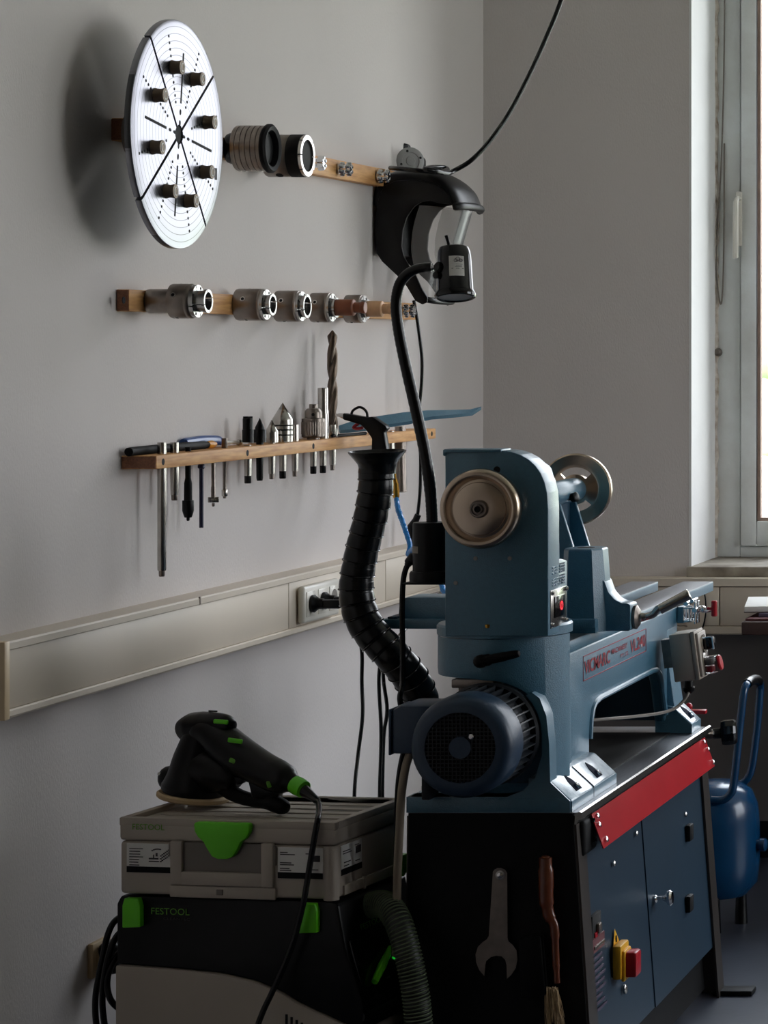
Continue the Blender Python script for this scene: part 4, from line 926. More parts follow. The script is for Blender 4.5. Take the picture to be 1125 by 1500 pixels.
part('shank_collar', G().rev([(8*k, Z(648, y)-SZ0), (8*k, Z(643, y)-SZ0), (7*k, Z(642, y)-SZ0)], (TXC, y, SZ0), (0, 0, 1), 20), 'steel', t)
# lying on the shelf
t = thing('black_handle_tool', 'long black handled tool lying on the left end of the shelf', 'hand tool', (.02, 5.3, SZ1))
zt_ = SZ1+.0075
ya, yb = YX(188, .018), YX(303, .020)
part('handle', G().tube(spl([(.018, ya, zt_), (.018, ya+.02, zt_+.0005), (.018, ya+.12, zt_+.001), (.019, yb-.12, zt_+.001), (.02, yb, zt_)], 5), [.0045]+[.0085]*19+[.0065], 12), 'black_matte', t)
part('ferrule', G().tube([(.020, yb, zt_), (.0205, yb+.022, zt_), (.021, yb+.04, zt_)], [.0075, .0085, .005], 12), 'orange_plastic', t)
t = thing('blue_handle_tool', 'blue handled chuck key tool lying behind the black handle', 'hand tool', (.012, 5.6, SZ1))
ya, yb = YX(268, .010), YX(318, .010)
part('handle', G().tube(spl([(.011, ya, SZ1+.0135), (.011, ya+.015, SZ1+.0155), (.011, (ya+yb)/2, SZ1+.0165), (.012, yb-.01, SZ1+.0145), (.012, yb+.02, SZ1+.010)], 5), [.006]+[.0095]*8+[.010]*8+[.008]*3+[.0055], 12), 'handle_blue', t)
yc_ = YX(352, .024)
part('blade', G().tube(spl([(.012, yb+.015, SZ1+.0105), (.014, yb+.06, SZ1+.008), (.024, yc_-.01, SZ1+.0065)], 5), [.0055]*3+[.004]*8, 10), 'white_plastic', t)
part('end_ball', G().rev([(.003, 0), (.0065, .002), (.0065, .008), (.003, .010)], (.024, yc_-.01, SZ1+.0068), (0, 1, 0), 14), 'steel', t)
yk = YX(486, .05); 
solo('hex_key', G().tube(spl([(.050, yk, SZ1+.0042), (.058, yk+.12, SZ1+.0042), (.064, YX(540, .064)-.02, SZ1+.0042)], 4), .0036, 6), 'black_matte', 'thin black hex key lying on the shelf beside the twist drill', 'hex key', smooth=20)
# blue tool rest lying over the shelf end
t = thing('tool_rest', 'blue steel tool rest lying across the right end of the shelf', 'tool rest', (.12, 6.5, SZ1))
a_ = Vector((.02, 6.33, SZ1+.006)); b_ = Vector((.262, 6.62, Z(599, 6.62)))
g = G(); rings = []; ax_ = (b_-a_); sd = Vector((ax_.y, -ax_.x, 0)).normalized()
for f, zt2, zb2, wd in ((0, .016, .0, .004), (.06, .019, -.002, .010), (.15, .023, -.004, .014), (.45, .021, -.006, .016), (.62, .016, -.004, .014), (.82, .006, -.010, .010), (.93, .001, -.012, .007), (1.0, 0, -.002, .003)):
    c = a_+ax_*f; top_ = Z(606, 6.4)-.001 if f < .5 else None
    zt3 = a_.z+(b_.z-a_.z)*f+zt2; zb3 = a_.z+(b_.z-a_.z)*f+zb2
    rings.append([c*1+sd*(-wd)+Vector((0, 0, zt3-c.z)), c+sd*(-wd*.3)+Vector((0, 0, zt3-c.z+.002)), c+sd*wd+Vector((0, 0, zb3-c.z+.008)), c+sd*wd*.8+Vector((0, 0, zb3-c.z)), c+sd*(-wd*.6)+Vector((0, 0, zb3-c.z+.002))])
for r_ in rings:
    for p in r_: p.z = max(p.z, SZ1+.0015) if p.x < .07 else p.z
part('rest_bar', g.loft(rings), 'lathe_paint', t)
c0 = a_.lerp(b_, .36); 
p_top = Vector((.062, YX(597, .062), SZ1+.012)); p_bot = P(588, 721, p_top.y-.02)
part('rest_stem', G().tube([p_top+Vector((-.018, 0, -.002)), p_top.lerp(p_bot, .5)+Vector((-.010, 0, 0)), p_bot], [.0130, .0130, .0128], 20), 'steel_dark', t)
solo('steel_pin', G().cyl((.045, YX(572, .045), SZ1+.003), (.045, YX(572, .045), Z(705, 6.6)), .009, seg=18), 'steel', 'steel pin in the shelf behind the air gun', 'pin')
# ---------------- air blow gun
YG = 6.27
t = thing('air_blow_gun', 'black air blow gun resting on the tool shelf with a blue hose', 'air gun', P(545, 660, YG))
gp = lambda u, v, dy=0: P(u, v, YG+dy)
part('nozzle', G().tube([gp(493, 608), gp(497, 608), gp(504, 609.5), gp(505, 609.5)], [.003, .0045, .0068, .0075], 14), 'steel', t)
gout = [(504.5, 604.8), (540, 611), (548, 610), (568.5, 624), (569.5, 628), (564.5, 632), (569, 660), (573, 690), (553, 690), (546.5, 660), (547, 642), (539, 630.5), (531, 622), (512, 616.5), (504.5, 614.4)]
part('gun_body', G().prism([(gp(u, 0).x, gp(0, v).z) for u, v in gout], 'y', YG-.013, YG+.013, .0035, 2), 'black_plastic', t)
part('hang_loop', G().tube(spl([gp(514, 612), gp(516, 603), gp(521, 598.5), gp(527, 596.5), gp(533, 599), gp(537.5, 605), gp(538.5, 616)], 5), .0030, 8), 'black_plastic', t)
part('trigger', G().tube(spl([gp(530, 616), gp(524, 621), gp(518, 626), gp(524, 628), gp(532, 626)], 4), [.004]*17, 10, sq=1.3), 'red_plastic', t)
part('brass_fitting', G().tube([gp(577.5, 694), gp(578, 702), gp(578, 702.5), gp(579, 708), gp(579.3, 708.2), gp(579.5, 716), gp(579.7, 716.2), gp(580, 726), gp(581, 732)], [.0045, .0045, .0062, .0062, .0075, .0075, .0082, .0082, .005], 8), 'brass', t, smooth=20)
core = spl([gp(581, 730, -.0), gp(583, 745, -.05), gp(590, 765, -.09), gp(597, 786, -.13), gp(600.5, 800, -.16), gp(598, 812, -.18), gp(604, 805, -.22), gp(618, 800, -.3), gp(640, 838, -.4), gp(647, 856, -.44), gp(650, 866, -.47), gp(657, 867, -.5), gp(660, 850, -.52)], 24)
hel = []
for i, p in enumerate(core):
    a = i*1.55; tt = max(0, min(1, 1-(i-70)/20)); hel.append(p+Vector((cos(a)*.0010*tt, sin(a)*.0010*tt, sin(a)*.0016*tt)))
part('air_hose', G().tube(hel, [.0052+.0007*(i % 3 == 0) for i in range(len(hel))], 8), 'blue_hose', t)
part('connector', G().tube([gp(566, 690), gp(572, 693), gp(575.5, 696)], [.010, .007, .005], 10), 'steel_dark', t)
# ================================================================== gooseneck lamp
YL = 4.95
t = thing('gooseneck_lamp', 'black gooseneck work lamp standing beside the headstock', 'lamp', P(632, 853, YL))
lp = lambda u, v, dy=0: P(u, v, YL+dy)
kL = YL/FPX
bx0 = lp(630, 853)
part('base_body', G().rev([(24*kL, 0), (24.5*kL, 2*kL), (24.5*kL, 85*kL), (23.5*kL, 88*kL), (6*kL, 88.5*kL)], bx0, (0, 0, 1), 40), 'black_plastic', t)
part('base_ring', G().rev([(30*kL, 0), (30*kL, 1.5*kL), (29*kL, 2*kL), (29*kL, 14*kL), (27*kL, 17*kL), (20*kL, 17.5*kL)], bx0, (0, 0, 1), 40), 'black_plastic', t)
part('mount_bracket', G().box(lp(640, 0).x, .722, YL-.02, YL+.02, lp(0, 853).z-.002, lp(0, 846).z, .001).box(lp(596, 0).x, .722, YL-.03, YL+.03, lp(0, 854.5).z, lp(0, 852.5).z), 'black_matte', t)
g = G(); rr_ = 24.8*kL
for zz0, zz1 in ((809, 799),):
    A = [radians(q) for q in range(196, 250, 6)]
    g.loft([[(bx0.x+rr_*cos(a), bx0.y+rr_*sin(a), lp(0, v).z) for a in A] for v in (809, 799)], cap=False, closed=False)
part('rating_label', g, 'case_dark', t)
part('cord_boss', G().tube(spl([lp(610, 818), lp(602, 820), lp(597, 828)], 4), [9*kL]*4+[7*kL]*3+[5*kL]*2, 12), 'black_plastic', t)
part('power_cord', G().tube(spl([lp(599, 824), lp(593, 838), lp(590, 860), lp(589, 900), lp(590, 950), lp(590, 1000), lp(589, 1040, -.02), (.630, 5.08, .60), (.61, 5.15, .2), (.60, 5.2, .008)], 7), 4.1*kL, 8), 'black_rubber', t)
path = spl([lp(633, 768), lp(632.5, 750), lp(629, 705), lp(621, 655), lp(608, 595), lp(594, 535), lp(584, 485), lp(580, 448), lp(584, 420), lp(594, 404), lp(608, 395), lp(622, 392), lp(632, 391.5)], 12)
rs = []
for i, p in enumerate(path): b = 1-.25*i/len(path); rs.append((8.0 if i < 20 else 7.8*b+.9)*kL*(1+.05*(i % 2)))
part('gooseneck', G().tube(path, rs, 14), 'black_rubber', t)
part('neck_coupling', G().tube([lp(630, 391.5), lp(634, 391.3), lp(634.1, 391.3), lp(638, 391), lp(638.1, 391), lp(642, 391)], [5.5*kL, 5.5*kL, 4.2*kL, 4.2*kL, 5*kL, 5*kL], 12), 'chrome', t)
hd = Matrix.Translation(lp(667, 437)) @ Matrix.Rotation(radians(-5.5), 4, 'Y') @ Matrix.Rotation(radians(-12), 4, 'X')
K = kL
head = part('lamp_head', G(hd).rev([(0, 79*K), (16*K, 78.5*K), (21*K, 76*K), (23.5*K, 70*K), (24.5*K, 60*K), (26*K, 12*K), (26.5*K, 9*K)], seg=44), 'black_gloss', t)
part('shade_rim', G(hd).rev([(24*K, 11*K), (28*K, 9*K), (29.5*K, 5*K), (28.5*K, 1*K), (26*K, 0), (24.5*K, 1.5*K), (24*K, 4*K)], seg=44), 'black_gloss', t)
part('lamp_lens', G(hd).rev([(0, 2.5*K), (24.6*K, 2.5*K), (24.6*K, 4*K), (0, 4*K)], seg=40), 'lamp_glass', head)
part('toggle_switch', G(hd).rev([(6*K, 77*K), (6*K, 80*K), (3.5*K, 82*K)], (-7*K, 0, 0), (0, 0, 1), 14).tube([(-7*K, 0, 80*K), (-8*K, 0, 86*K), (-10.5*K, 0, 96*K)], [2.6*K, 2.2*K, 2.6*K], 10), 'black_plastic', head)
part('side_knob', G(hd).rev([(7*K, 0), (8*K, 1*K), (8*K, 4*K), (6*K, 6*K)], (-16*K, -18*K, 44*K), (-.5, -.85, 0), 10).rev([(5*K, 0), (5.5*K, 5*K), (4*K, 6*K)], (-19*K, -18*K, 33*K), (-.4, -.9, -.2), 8), 'black_plastic', head)
g = G(hd); A = [radians(q) for q in range(270, 323, 5)]
g.loft([[((25.2*K+.4*K*(58-h)/30)*cos(a), (25.2*K+.4*K*(58-h)/30)*sin(a), h*K) for a in A] for h in (28, 58)], cap=False, closed=False)
lb = part('label', g, 'paper', head, 'small white label')
g = G(hd)
def lab(h0, h1, q0, q1):
    A = [radians(q) for q in (q0, (q0+q1)/2, q1)]
    g.loft([[((25.5*K+.4*K*(58-h)/30)*cos(a), (25.5*K+.4*K*(58-h)/30)*sin(a), h*K) for a in A] for h in (h0, h1)], cap=False, closed=False)
lab(38.5, 39.3, 278, 318); lab(43, 43.5, 292, 312); lab(41.2, 41.7, 290, 312); lab(45, 45.4, 292, 314)
part('label_lines', g, 'label_print', lb)
g = G(hd)
for q, h, r in ((292, 51, 2.4), (299, 53, 3.0), (308, 51, 2.4)):
    ring = []
    for i in range(13):
        b = 2*pi*i/12; a = radians(q+r/25.5*57.3*cos(b)); hh = h+r*sin(b); ring.append(((25.7*K+.4*K*(58-hh)/30)*cos(a), (25.7*K+.4*K*(58-hh)/30)*sin(a), hh*K))
    g.tube(ring, .35*K, 5)
part('label_emblem', g, 'label_print', lb)

# ================================================================== black dust hose with cone mouth
YH = 5.15
cl = [(552.5, 672, 32), (551.5, 682, 27.5), (551, 693, 25.5), (551, 705, 25.5), (549.5, 722, 25), (546, 742, 24.5), (541, 765, 24.3), (535, 788, 24.3), (529.5, 810, 24.3), (525.5, 830, 24.5), (522.5, 850, 25), (522, 868, 25.5), (525, 888, 26), (532, 908, 26), (543, 926, 26), (558, 943, 26), (575, 961, 26), (592, 980, 26), (606, 1000, 26), (616, 1022, 26), (620, 1045, 26)]
t = thing('dust_hose', 'black ribbed dust extraction hose with a flared mouth', 'hose', P(620, 1100, YH))
kk = YH/FPX
mc = P(552.5, 661, YH)
part('flared_mouth', G().rev([(25*kk, -33*kk), (25.5*kk, -28*kk), (28*kk, -18*kk), (33*kk, -11*kk), (40.5*kk, -1.8*kk), (41*kk, 0), (40*kk, .6*kk), (32*kk, -9*kk), (26*kk, -18*kk), (23*kk, -30*kk), (0, -30*kk)], mc, (-.02, -.035, 1), 48), 'black_rubber', t)
mp = mc+Vector((0, 0, 0))
P3 = [P(u, v, YH+(.0 if v < 960 else (v-960)*.0009)) for u, v, r in cl[1:]]+[Vector((.66, 5.26, .66)), Vector((.67, 5.26, .6065))]
R3 = [min(r, 26)*kk for u, v, r in cl[1:]]+[26*kk, 26*kk]
dense = spl(P3, 40); n = len(dense); d_ = [0]
for i in range(1, n): d_.append(d_[-1]+(dense[i]-dense[i-1]).length)
pitch = 20.5*kk; path = []; rad = []
for i in range(n):
    ph = (d_[i]/pitch) % 1; base = R3[min(len(R3)-1, i//40)]
    path.append(dense[i]); rad.append(base*(.93+.02*sin(ph*pi)+.055*ph if ph < .93 else .93+.055*(1-(ph-.93)/.07)+.01))
part('ribbed_tube', G().tube(path, rad, 28), 'black_rubber', t, smooth=50)
g = G()
nx = 1
for i in range(1, n-1):
    if d_[i] >= nx*pitch*1.0-.07*pitch:
        tg = (dense[i+1]-dense[i-1]).normalized(); tg = (tg+Vector((0, .10, 0))).normalized()
        m_ = frame(dense[i], tg); rr = R3[min(len(R3)-1, i//40)]*1.005
        g.tube([m_ @ Vector((rr*cos(a), rr*sin(a), .0012*sin(a))) for a in [2*pi*q/28 for q in range(29)]], .0012, 5); nx += 1
part('spiral_ridges', g, 'black_gloss', t)

# ================================================================== face shield
YC, YB = 6.72, .10
def nz_(u, v): q = P(u, v, YC-YB); return q.x, q.z
def cz_(u, v): q = P(u, v, YC); return q.x, q.z
t = thing('face_shield', 'black face shield helmet with a clear visor hanging on the wall', 'face shield', (.1, YC, Z(446, YC)))
plate = [(553, 300), (557, 284), (564, 272), (580, 265), (610, 263), (640, 270), (657, 284), (664, 300), (647, 298), (628, 294), (617, 296), (607, 303), (597, 317), (590.5, 337), (588.6, 361), (592, 376), (599, 388), (609, 402), (618, 422), (627, 436), (626, 443), (619, 446), (609, 441), (597, 421), (589, 410), (578, 400), (560, 383), (553, 372), (551, 358), (550, 325)]
pts = [nz_(u, v) for u, v in plate]
part('side_plate', G().prism(pts, 'y', YC-YB-.004, YC-YB+.004, .002), 'black_plastic', t)
part('side_plate', G().prism(pts, 'y', YC+YB-.004, YC+YB+.004, .002), 'black_plastic', t)
side = [nz_(*p) for p in ((553, 300), (556, 284), (563, 272), (580, 264), (610, 262), (640, 268), (658, 282), (665, 300))]
cen = [cz_(*p) for p in ((557, 298), (560, 280), (568, 262), (588, 251), (618, 248), (657, 256), (684, 276), (696, 300))]
def dome(f, off=0):
    rows = []
    for k in range(25):
        a = pi*k/24; s_ = sin(a)**.75; row = []
        for (x0, z0), (x1, z1) in zip(side, cen):
            row.append(Vector((x0+(x1-x0)*s_, YC-YB*cos(a), z0+(z1-z0)*s_)))
        rows.append(spl(row, 4))
    return rows
rows = dome(0)
g = G(); g.loft(rows, cap=False, closed=False)
inner = [[p+Vector((-.0, 0, -.004)) for p in r] for r in rows]; g.loft(inner, cap=False, closed=False)
part('crown_shell', g, 'black_plastic', t, smooth=60)
part('brow_lip', G().tube([r[-1]+Vector((-.003, 0, -.006)) for r in rows], [.006]+[.010]*23+[.006], 12), 'black_plastic', t)
x0, z0 = nz_(613, 300); x1, z1 = cz_(690, 308); x2, z2 = nz_(622, 436); x3, z3 = cz_(652, 440)
vis = []
for k in range(25):
    a = pi*k/24; s_ = sin(a)**.8
    vis.append([Vector((x0+(x1-x0)*s_, YC-(YB-.008)*cos(a), z0+(z1-z0)*s_)).lerp(Vector((x2+(x3-x2)*s_, YC-(YB-.008)*cos(a), z2+(z3-z2)*s_)), q/6)+Vector((-.028*sin(pi*q/6)*(1-s_), 0, 0)) for q in range(7)])
part('visor', G().loft(vis, cap=False, closed=False), 'visor_clear', t, 'clear plastic visor', smooth=60)
part('chin_bar', G().tube([r[-1]+Vector((.001, 0, -.004)) for r in vis], .0075, 10), 'black_plastic', t)
hb = [Vector((.075+.062*cos(a), YC+.080*sin(a), Z(290, YC))) for a in [2*pi*i/32 for i in range(33)]]
part('headband', G().tube(hb, .010, 8, sq=.35), 'black_matte', t)
part('rear_shell', G().prism([nz_(u, v) for u, v in ((553, 300), (562, 280), (566, 300), (566, 372), (556, 374), (551, 358))], 'y', YC-YB+.004, YC+YB-.004), 'black_matte', t)
# dial thing above the shield
c = P(601, 236, 6.80)
t = thing('ratchet_dial', 'grey slotted disc with a black knob above the face shield', 'dial', (c.x, c.y, c.z-.03))
nd_ = Vector((.62, -.78, .02)).normalized()
part('grey_disc', G().rev([(0, -.006), (.032, -.006), (.0345, -.003), (.0345, .002), (.031, .004), (.022, .004), (.021, .002), (.012, .002), (.011, .004), (0, .004)], c, nd_, 36), 'dial_grey', t)
for a in (20, 110, 200, 290):
    m_ = frame(c, nd_); q = m_ @ Vector((.026*cos(radians(a)), .026*sin(radians(a)), .0036)); part('slot', G().cyl(q, q+nd_*.001, .0032, seg=8), 'hole_black', t)
part('mount_block', G().box(.0, .045, 6.835, 6.90, c.z-.022, c.z+.016, .010, 3), 'black_plastic', t)
part('black_knob', G().rev([(.014, -.03), (.014, .0), (.020, .002), (.0215, .008), (.0215, .018), (.018, .022), (0, .022)], P(588, 224, 6.87), (.05, .15, 1), 12), 'black_plastic', t, smooth=25)
# cables
yc = 6.58
solo('hanging_cable', G().tube(spl([(.66, 6.9, RH), P(850, -90, 6.9), P(822, 0, 6.86), P(803, 48, 6.82), P(778, 104, 6.78), P(748, 162, 6.74), P(718, 206, 6.70), P(690, 235, 6.67), P(665, 250, 6.66), P(655, 253.5, 6.62), P(636, 250, 6.56), P(622, 247.5, 6.56), P(634, 245, 6.66), P(650, 245.5, 6.72), P(655, 249, 6.70), P(640, 252, 6.62), P(615, 250, 6.58), P(585, 247, 6.59), P(572, 246, 6.64)], 8), .0058, 10), 'black_rubber', 'black cable sagging from the ceiling to the face shield', 'cable')
t = thing('charger_cord', 'thin black cord hanging down the wall below the face shield', 'cord', P(606, 800, 6.8))
part('cord', G().tube(spl([P(606, 440, 6.82), P(610, 462, 6.82), P(614, 490, 6.81), P(618, 525, 6.80), P(617.5, 560, 6.80), P(614.5, 595, 6.80), P(614, 625, 6.79), P(616, 670, 6.78), P(615.5, 715, 6.77), P(612.5, 748, 6.77), P(611, 756, 6.77)], 6), .0042, 8), 'black_rubber', t)
part('strain_relief', G().tube([P(612.5, 754, 6.765), P(609, 762, 6.765), P(603, 771, 6.765), P(603, 790, 6.765), P(604, 800, 6.765)], [.008, .0085, .011, .011, .008], 10), 'black_plastic', t)

# ================================================================== compressor behind the lathe
YK = 6.62
t = thing('air_compressor', 'blue air compressor tank with a tube handle behind the lathe', 'compressor', (.845, YK, 0))
kp = lambda u, v, dy=0: P(u, v, YK+dy)
tr = .106; tcx = X(1112, YK)-tr
zt_ = Z(1142, YK); zb_ = .07
part('tank', G().rev([(0, zb_), (tr*.7, zb_+.01), (tr*.95, zb_+.04), (tr, zb_+.09), (tr*1.0, zt_-.10), (tr*.96, zt_-.06), (tr*.82, zt_-.025), (tr*.55, zt_-.006), (0, zt_)], (tcx, YK, 0), (0, 0, 1), 48), 'blue_enamel', t)
part('drain_valve', G().rev([(.012, 0), (.012, .012), (.016, .014), (.016, .026), (.010, .03)], (X(1107, YK), YK-.01, Z(1236, YK)), (1, -.1, 0), 14), 'blue_enamel', t)
h1 = spl([kp(1042, 1172, -.10), kp(1058, 1172, -.10), kp(1070, 1163, -.10), kp(1075, 1145, -.10), kp(1083, 1070, -.08), kp(1088, 1025, -.07), kp(1091, 1008, -.06), kp(1096, 1000, -.03), kp(1103, 996, .03), kp(1109, 996, .07), kp(1113, 1002, .10), kp(1113, 1015, .11), kp(1109, 1065, .11), kp(1102, 1120, .11), kp(1096, 1138, .11), kp(1086, 1148, .11), kp(1070, 1152, .08)], 6)
part('tube_handle', G().tube(h1, .0098, 12), 'blue_enamel', t)
part('grip', G().tube(h1[40:58], .0122, 12), 'black_rubber', t)
for a in (40, 160, 280): part('foot', G().cyl((tcx+.07*cos(radians(a)), YK+.07*sin(radians(a)), 0), (tcx+.07*cos(radians(a)), YK+.07*sin(radians(a)), zb_+.03), .016, .012, 12), 'black_rubber', t)
solo('floor_stick', G().tube([P(1060, 1338, 6.9), P(1075, 1342, 6.85), P(1087, 1342, 6.84)], .004, 6), 'beech_end', 'small wood offcut lying on the floor behind the stand', 'wood offcut') if False else None

# ================================================================== table with papers at the right
TY = 7.02; tz = Z(911, TY); tx0 = X(1086, TY)
t = thing('side_table', 'dark brown table edge under the window at the right', 'table', (1.6, 7.2, 0))
part('table_top', G().box(tx0, 2.2, TY, 7.45, tz-.034, tz, .003), 'table_edge', t)
for x_, y_ in ((tx0+.30, TY+.30), (2.14, TY+.06), (2.14, 7.40), (tx0+.30, 7.40)): part('leg', G().box(x_-.02, x_+.02, y_-.02, y_+.02, 0, tz-.034, .002), 'stand_black', t)
solo('folder', G().box(tx0+.006, tx0+.33, TY+.02, TY+.25, tz, tz+.007, .002), 'maroon', 'flat brown red folder, lowest of the papers on the table', 'folder')
m_ = Matrix.Translation((tx0+.034, TY+.05, tz+.007)) @ Matrix.Rotation(radians(-6), 4, 'Z')
solo('notebook', G(m_).box(0, .24, 0, .17, 0, .010, .0015), 'book_purple', 'purple notebook between the folder and the white pad', 'notebook')
m_ = Matrix.Translation((tx0-.004, TY+.06, tz+.0175)) @ Matrix.Rotation(radians(9), 4, 'Z')
t = thing('paper_pad', 'white paper pad on top of the purple notebook', 'paper pad', (tx0+.1, TY+.12, tz+.0175))
part('pad_block', G(m_).box(0, .21, 0, .28, .002, .016, .001), 'paper', t)
part('pad_back', G(m_).box(-.001, .211, -.001, .281, 0, .002), 'table_edge', t)
# ================================================================== vacuum extractor, tool case, sander
RX, RYY, RZ = .552, 4.76, .441
ROT = radians(-8)
MW = Matrix.Translation((RX, RYY, 0)) @ Matrix.Rotation(ROT, 4, 'Z')
CWd, CD, CH = .402, .265, .137
# ---- tool case (systainer-like box), local frame: x 0..-W to the left, y 0..D to the back
t = thing('tool_case', 'light grey plastic tool case with a green latch', 'tool case', (RX, RYY, RZ), rotz=ROT, local=True)
body = part('case_body', G().box(-CWd, 0, 0, CD, .002, .0955, .007, 3), 'case_grey', t)
lid = part('case_lid', G().box(-CWd-.001, .001, -.001, CD+.001, .0965, .128, .006, 3), 'case_grey', t)
g = G()      # raised rim around the recessed top
for a in ((-CWd-.001, .001, -.001, .013), (-CWd-.001, .001, CD-.013, CD+.001), (-CWd-.001, -CWd+.014, .013, CD-.013), (-.014, .001, .013, CD-.013)): g.box(*a, .122, .137, .0025, 2)
part('lid_rim', g, 'case_grey', lid)
g = G()
for k in range(5): part('lid_rib', G().box(-CWd+.03, -.03, .035+k*.045, .055+k*.045, .127, .130, .001, 1), 'case_grey', lid)
part('lid_well', G().box(-.115, -.025, .16, .235, .1275, .1285), 'case_dark', lid)
# front handle with recess
hx0, hx1 = -.303, -.111
g = G().box(hx0, hx0+.022, -.008, 0, .022, .099, .002).box(hx1-.022, hx1, -.008, 0, .022, .099, .002).box(hx0+.02, hx1-.02, -.008, 0, .022, .046, .002)
part('front_handle', g, 'case_grey', body)
part('handle_recess', G().box(hx0+.022, hx1-.022, -.001, .002, .046, .096), 'case_dark', body)
part('hinge_pin', G().box(hx0-.004, hx0+.004, -.006, 0, .072, .094, .001), 'case_dark', body)
part('hinge_pin', G().box(hx1-.004, hx1+.004, -.006, 0, .06, .094, .001), 'case_dark', body)
part('base_step', G().box(hx0-.002, hx1+.004, -.006, 0, .0, .021, .002), 'case_grey', body)
part('base_latch', G().box(-.216, -.204, -.0085, -.005, .006, .016, .001), 'case_dark', body)
lt = [(-.252, .134), (-.153, .134), (-.150, .130), (-.152, .118), (-.158, .108), (-.168, .101), (-.174, .088), (-.182, .0755), (-.192, .071), (-.210, .0705), (-.221, .075), (-.230, .088), (-.237, .100), (-.247, .108), (-.253, .118), (-.255, .130)]
part('latch', G().prism(lt, 'y', -.0145, -.001, .002, 2), 'bright_green', t, 'bright green latch')
text('lettering', 'FESTOOL', 'green_print', lid, (-.377, -.0012, .116), (1, 0, 0), (0, 0, 1), .060, .0105)
def label(x0, x1, z0, z1, pic):
    l = part('label_card', G().box(x0, x1, -.0016, 0, z0, z1), 'paper', body, 'white printed label with a black strip', smooth=0)
    part('label_strip', G().box(x0, x1, -.0022, -.001, z0, z0+.0105), 'black_matte', l)
    g = G(); random.seed(int(-x0*1000)); W_ = x1-x0
    if pic:
        for k in range(7): g.box(x0+.005, x0+.005+random.uniform(.016, .028), -.0022, -.001, z1-.010-k*.0048, z1-.0085-k*.0048)
        cx_ = x0+W_*.62; cz_0 = z0+.019
        g.box(cx_-.009, cx_+.010, -.0022, -.001, cz_0, cz_0+.0020).box(cx_-.009, cx_+.009, -.0022, -.001, cz_0+.0045, cz_0+.0072).box(cx_-.001, cx_+.001, -.0022, -.001, cz_0+.007, cz_0+.013).box(cx_+.004, cx_+.0075, -.0022, -.001, cz_0+.010, cz_0+.016)
        for k in range(6): g.box(cx_-.004+k*.003, cx_-.001+k*.003, -.0022, -.001, cz_0+.017+(.002, .0035, .0045, .0048, .0048, .0044)[k], cz_0+.019+(.002, .0035, .0045, .0048, .0048, .0044)[k])
        for k in range(3):
            for q in range(6): g.box(cx_+.012+q*.003, cx_+.015+q*.003, -.0022, -.001, cz_0+k*.005+q*.0021, cz_0+.002+k*.005+q*.0021)
    else:
        for k, (a, b, c) in enumerate(((.05, .22, .008), (.05, .38, .0115), (.05, .30, .026), (.05, .36, .0295), (.05, .26, .036), (.05, .30, .0395), (.62, .80, .0095), (.68, .9, .037))): g.box(x0+a*W_, x0+b*W_, -.0022, -.001, z1-c-.0016, z1-c)
        g.box(x0+.74*W_, x0+.94*W_, -.0022, -.001, z1-.024, z1-.013)
    part('label_print', g, 'label_print', l)
label(-.388, -.306, .041, .092, True); label(-.1045, -.021, .038, .092, False)
l = part('label_card', G().box(-.001, .0012, .022, .098, .040, .092), 'paper', body, 'white printed side label with a black strip', smooth=0)
part('label_strip', G().box(.0005, .0018, .022, .098, .040, .051), 'black_matte', l)
g = G()
for a, b, c in ((.028, .055, .010), (.028, .06, .014), (.032, .056, .030), (.032, .05, .036), (.072, .086, .006), (.074, .09, .034)): g.box(.001, .0018, a, b, .092-c-.0016, .092-c)
g.box(.001, .0018, .075, .094, .070, .083); part('label_print', g, 'label_print', l)
part('side_rail', G().box(-.002, .004, .03, CD-.02, .004, .022, .002).box(-.002, .006, .10, .106, .002, .024, .001), 'case_grey', body)
for y_ in (.012, CD-.012): part('corner_post', G().cyl((-.012, y_, .0), (-.012, y_, .0955), .0135, seg=20), 'case_grey', body)

# ---- extractor
ex = thing('dust_extractor', 'black and light grey dust extractor under the tool case', 'vacuum', (RX, RYY, 0), rotz=ROT, local=True)
bd_ = [(.052, .2145), (.030, .2215), (-.03, .246), (-.07, .2625), (-.10, .2795), (-.15, .297), (-.21, .308), (-.30, .314), (-.410, .318)]
up = [(-.410, .318), (-.410, .425), (-.402, .4395), (-.01, .4395), (.006, .435), (.012, .400), (.022, .350), (.052, .262)]+bd_[:1]+bd_[1:-1]
part('upper_body', G().prism(up, 'y', .002, .262, .005, 2), 'black_plastic', ex)
lo = [(x, z-.0012) for x, z in bd_]+[(-.410, .035), (.050, .035)]
lb_ = part('lower_body', G().prism(lo, 'y', -.002, .266, .004, 2), 'case_grey', ex)
for k in range(8):
    x_ = -.090+k*.0095; zt2 = .2515-k*.0045-.010; part('vent_slot', G().box(x_, x_+.0042, -.003, 0, .16, zt2), 'hole_black', lb_)
for k in range(16):
    y_ = .03+k*.012; part('side_rib', G().box(.049, .0525, y_, y_+.005, .08, .20, .001, 1), 'case_dark', lb_)
def clip(x, w_=.034):
    return part('case_clip', G().prism([(x-w_/2+.004, .4375), (x+w_/2-.004, .4375), (x+w_/2, .424), (x+w_/2, .387), (x-w_/2, .385), (x-w_/2, .424)], 'y', -.010, .004, .002, 2), 'bright_green', ex)
clip(-.375); clip(-.045)
part('case_clip', G().prism([(.225, .438), (.258, .438), (.256, .405), (.240, .398)], 'x', -.002, .012, .002), 'bright_green', ex).location = (0, 0, .04)
text('lettering', 'FESTOOL', 'green_print', ex, (-.343, .0012, .4085), (1, 0, 0), (0, 0, 1), .072, .0115, label='green maker lettering')
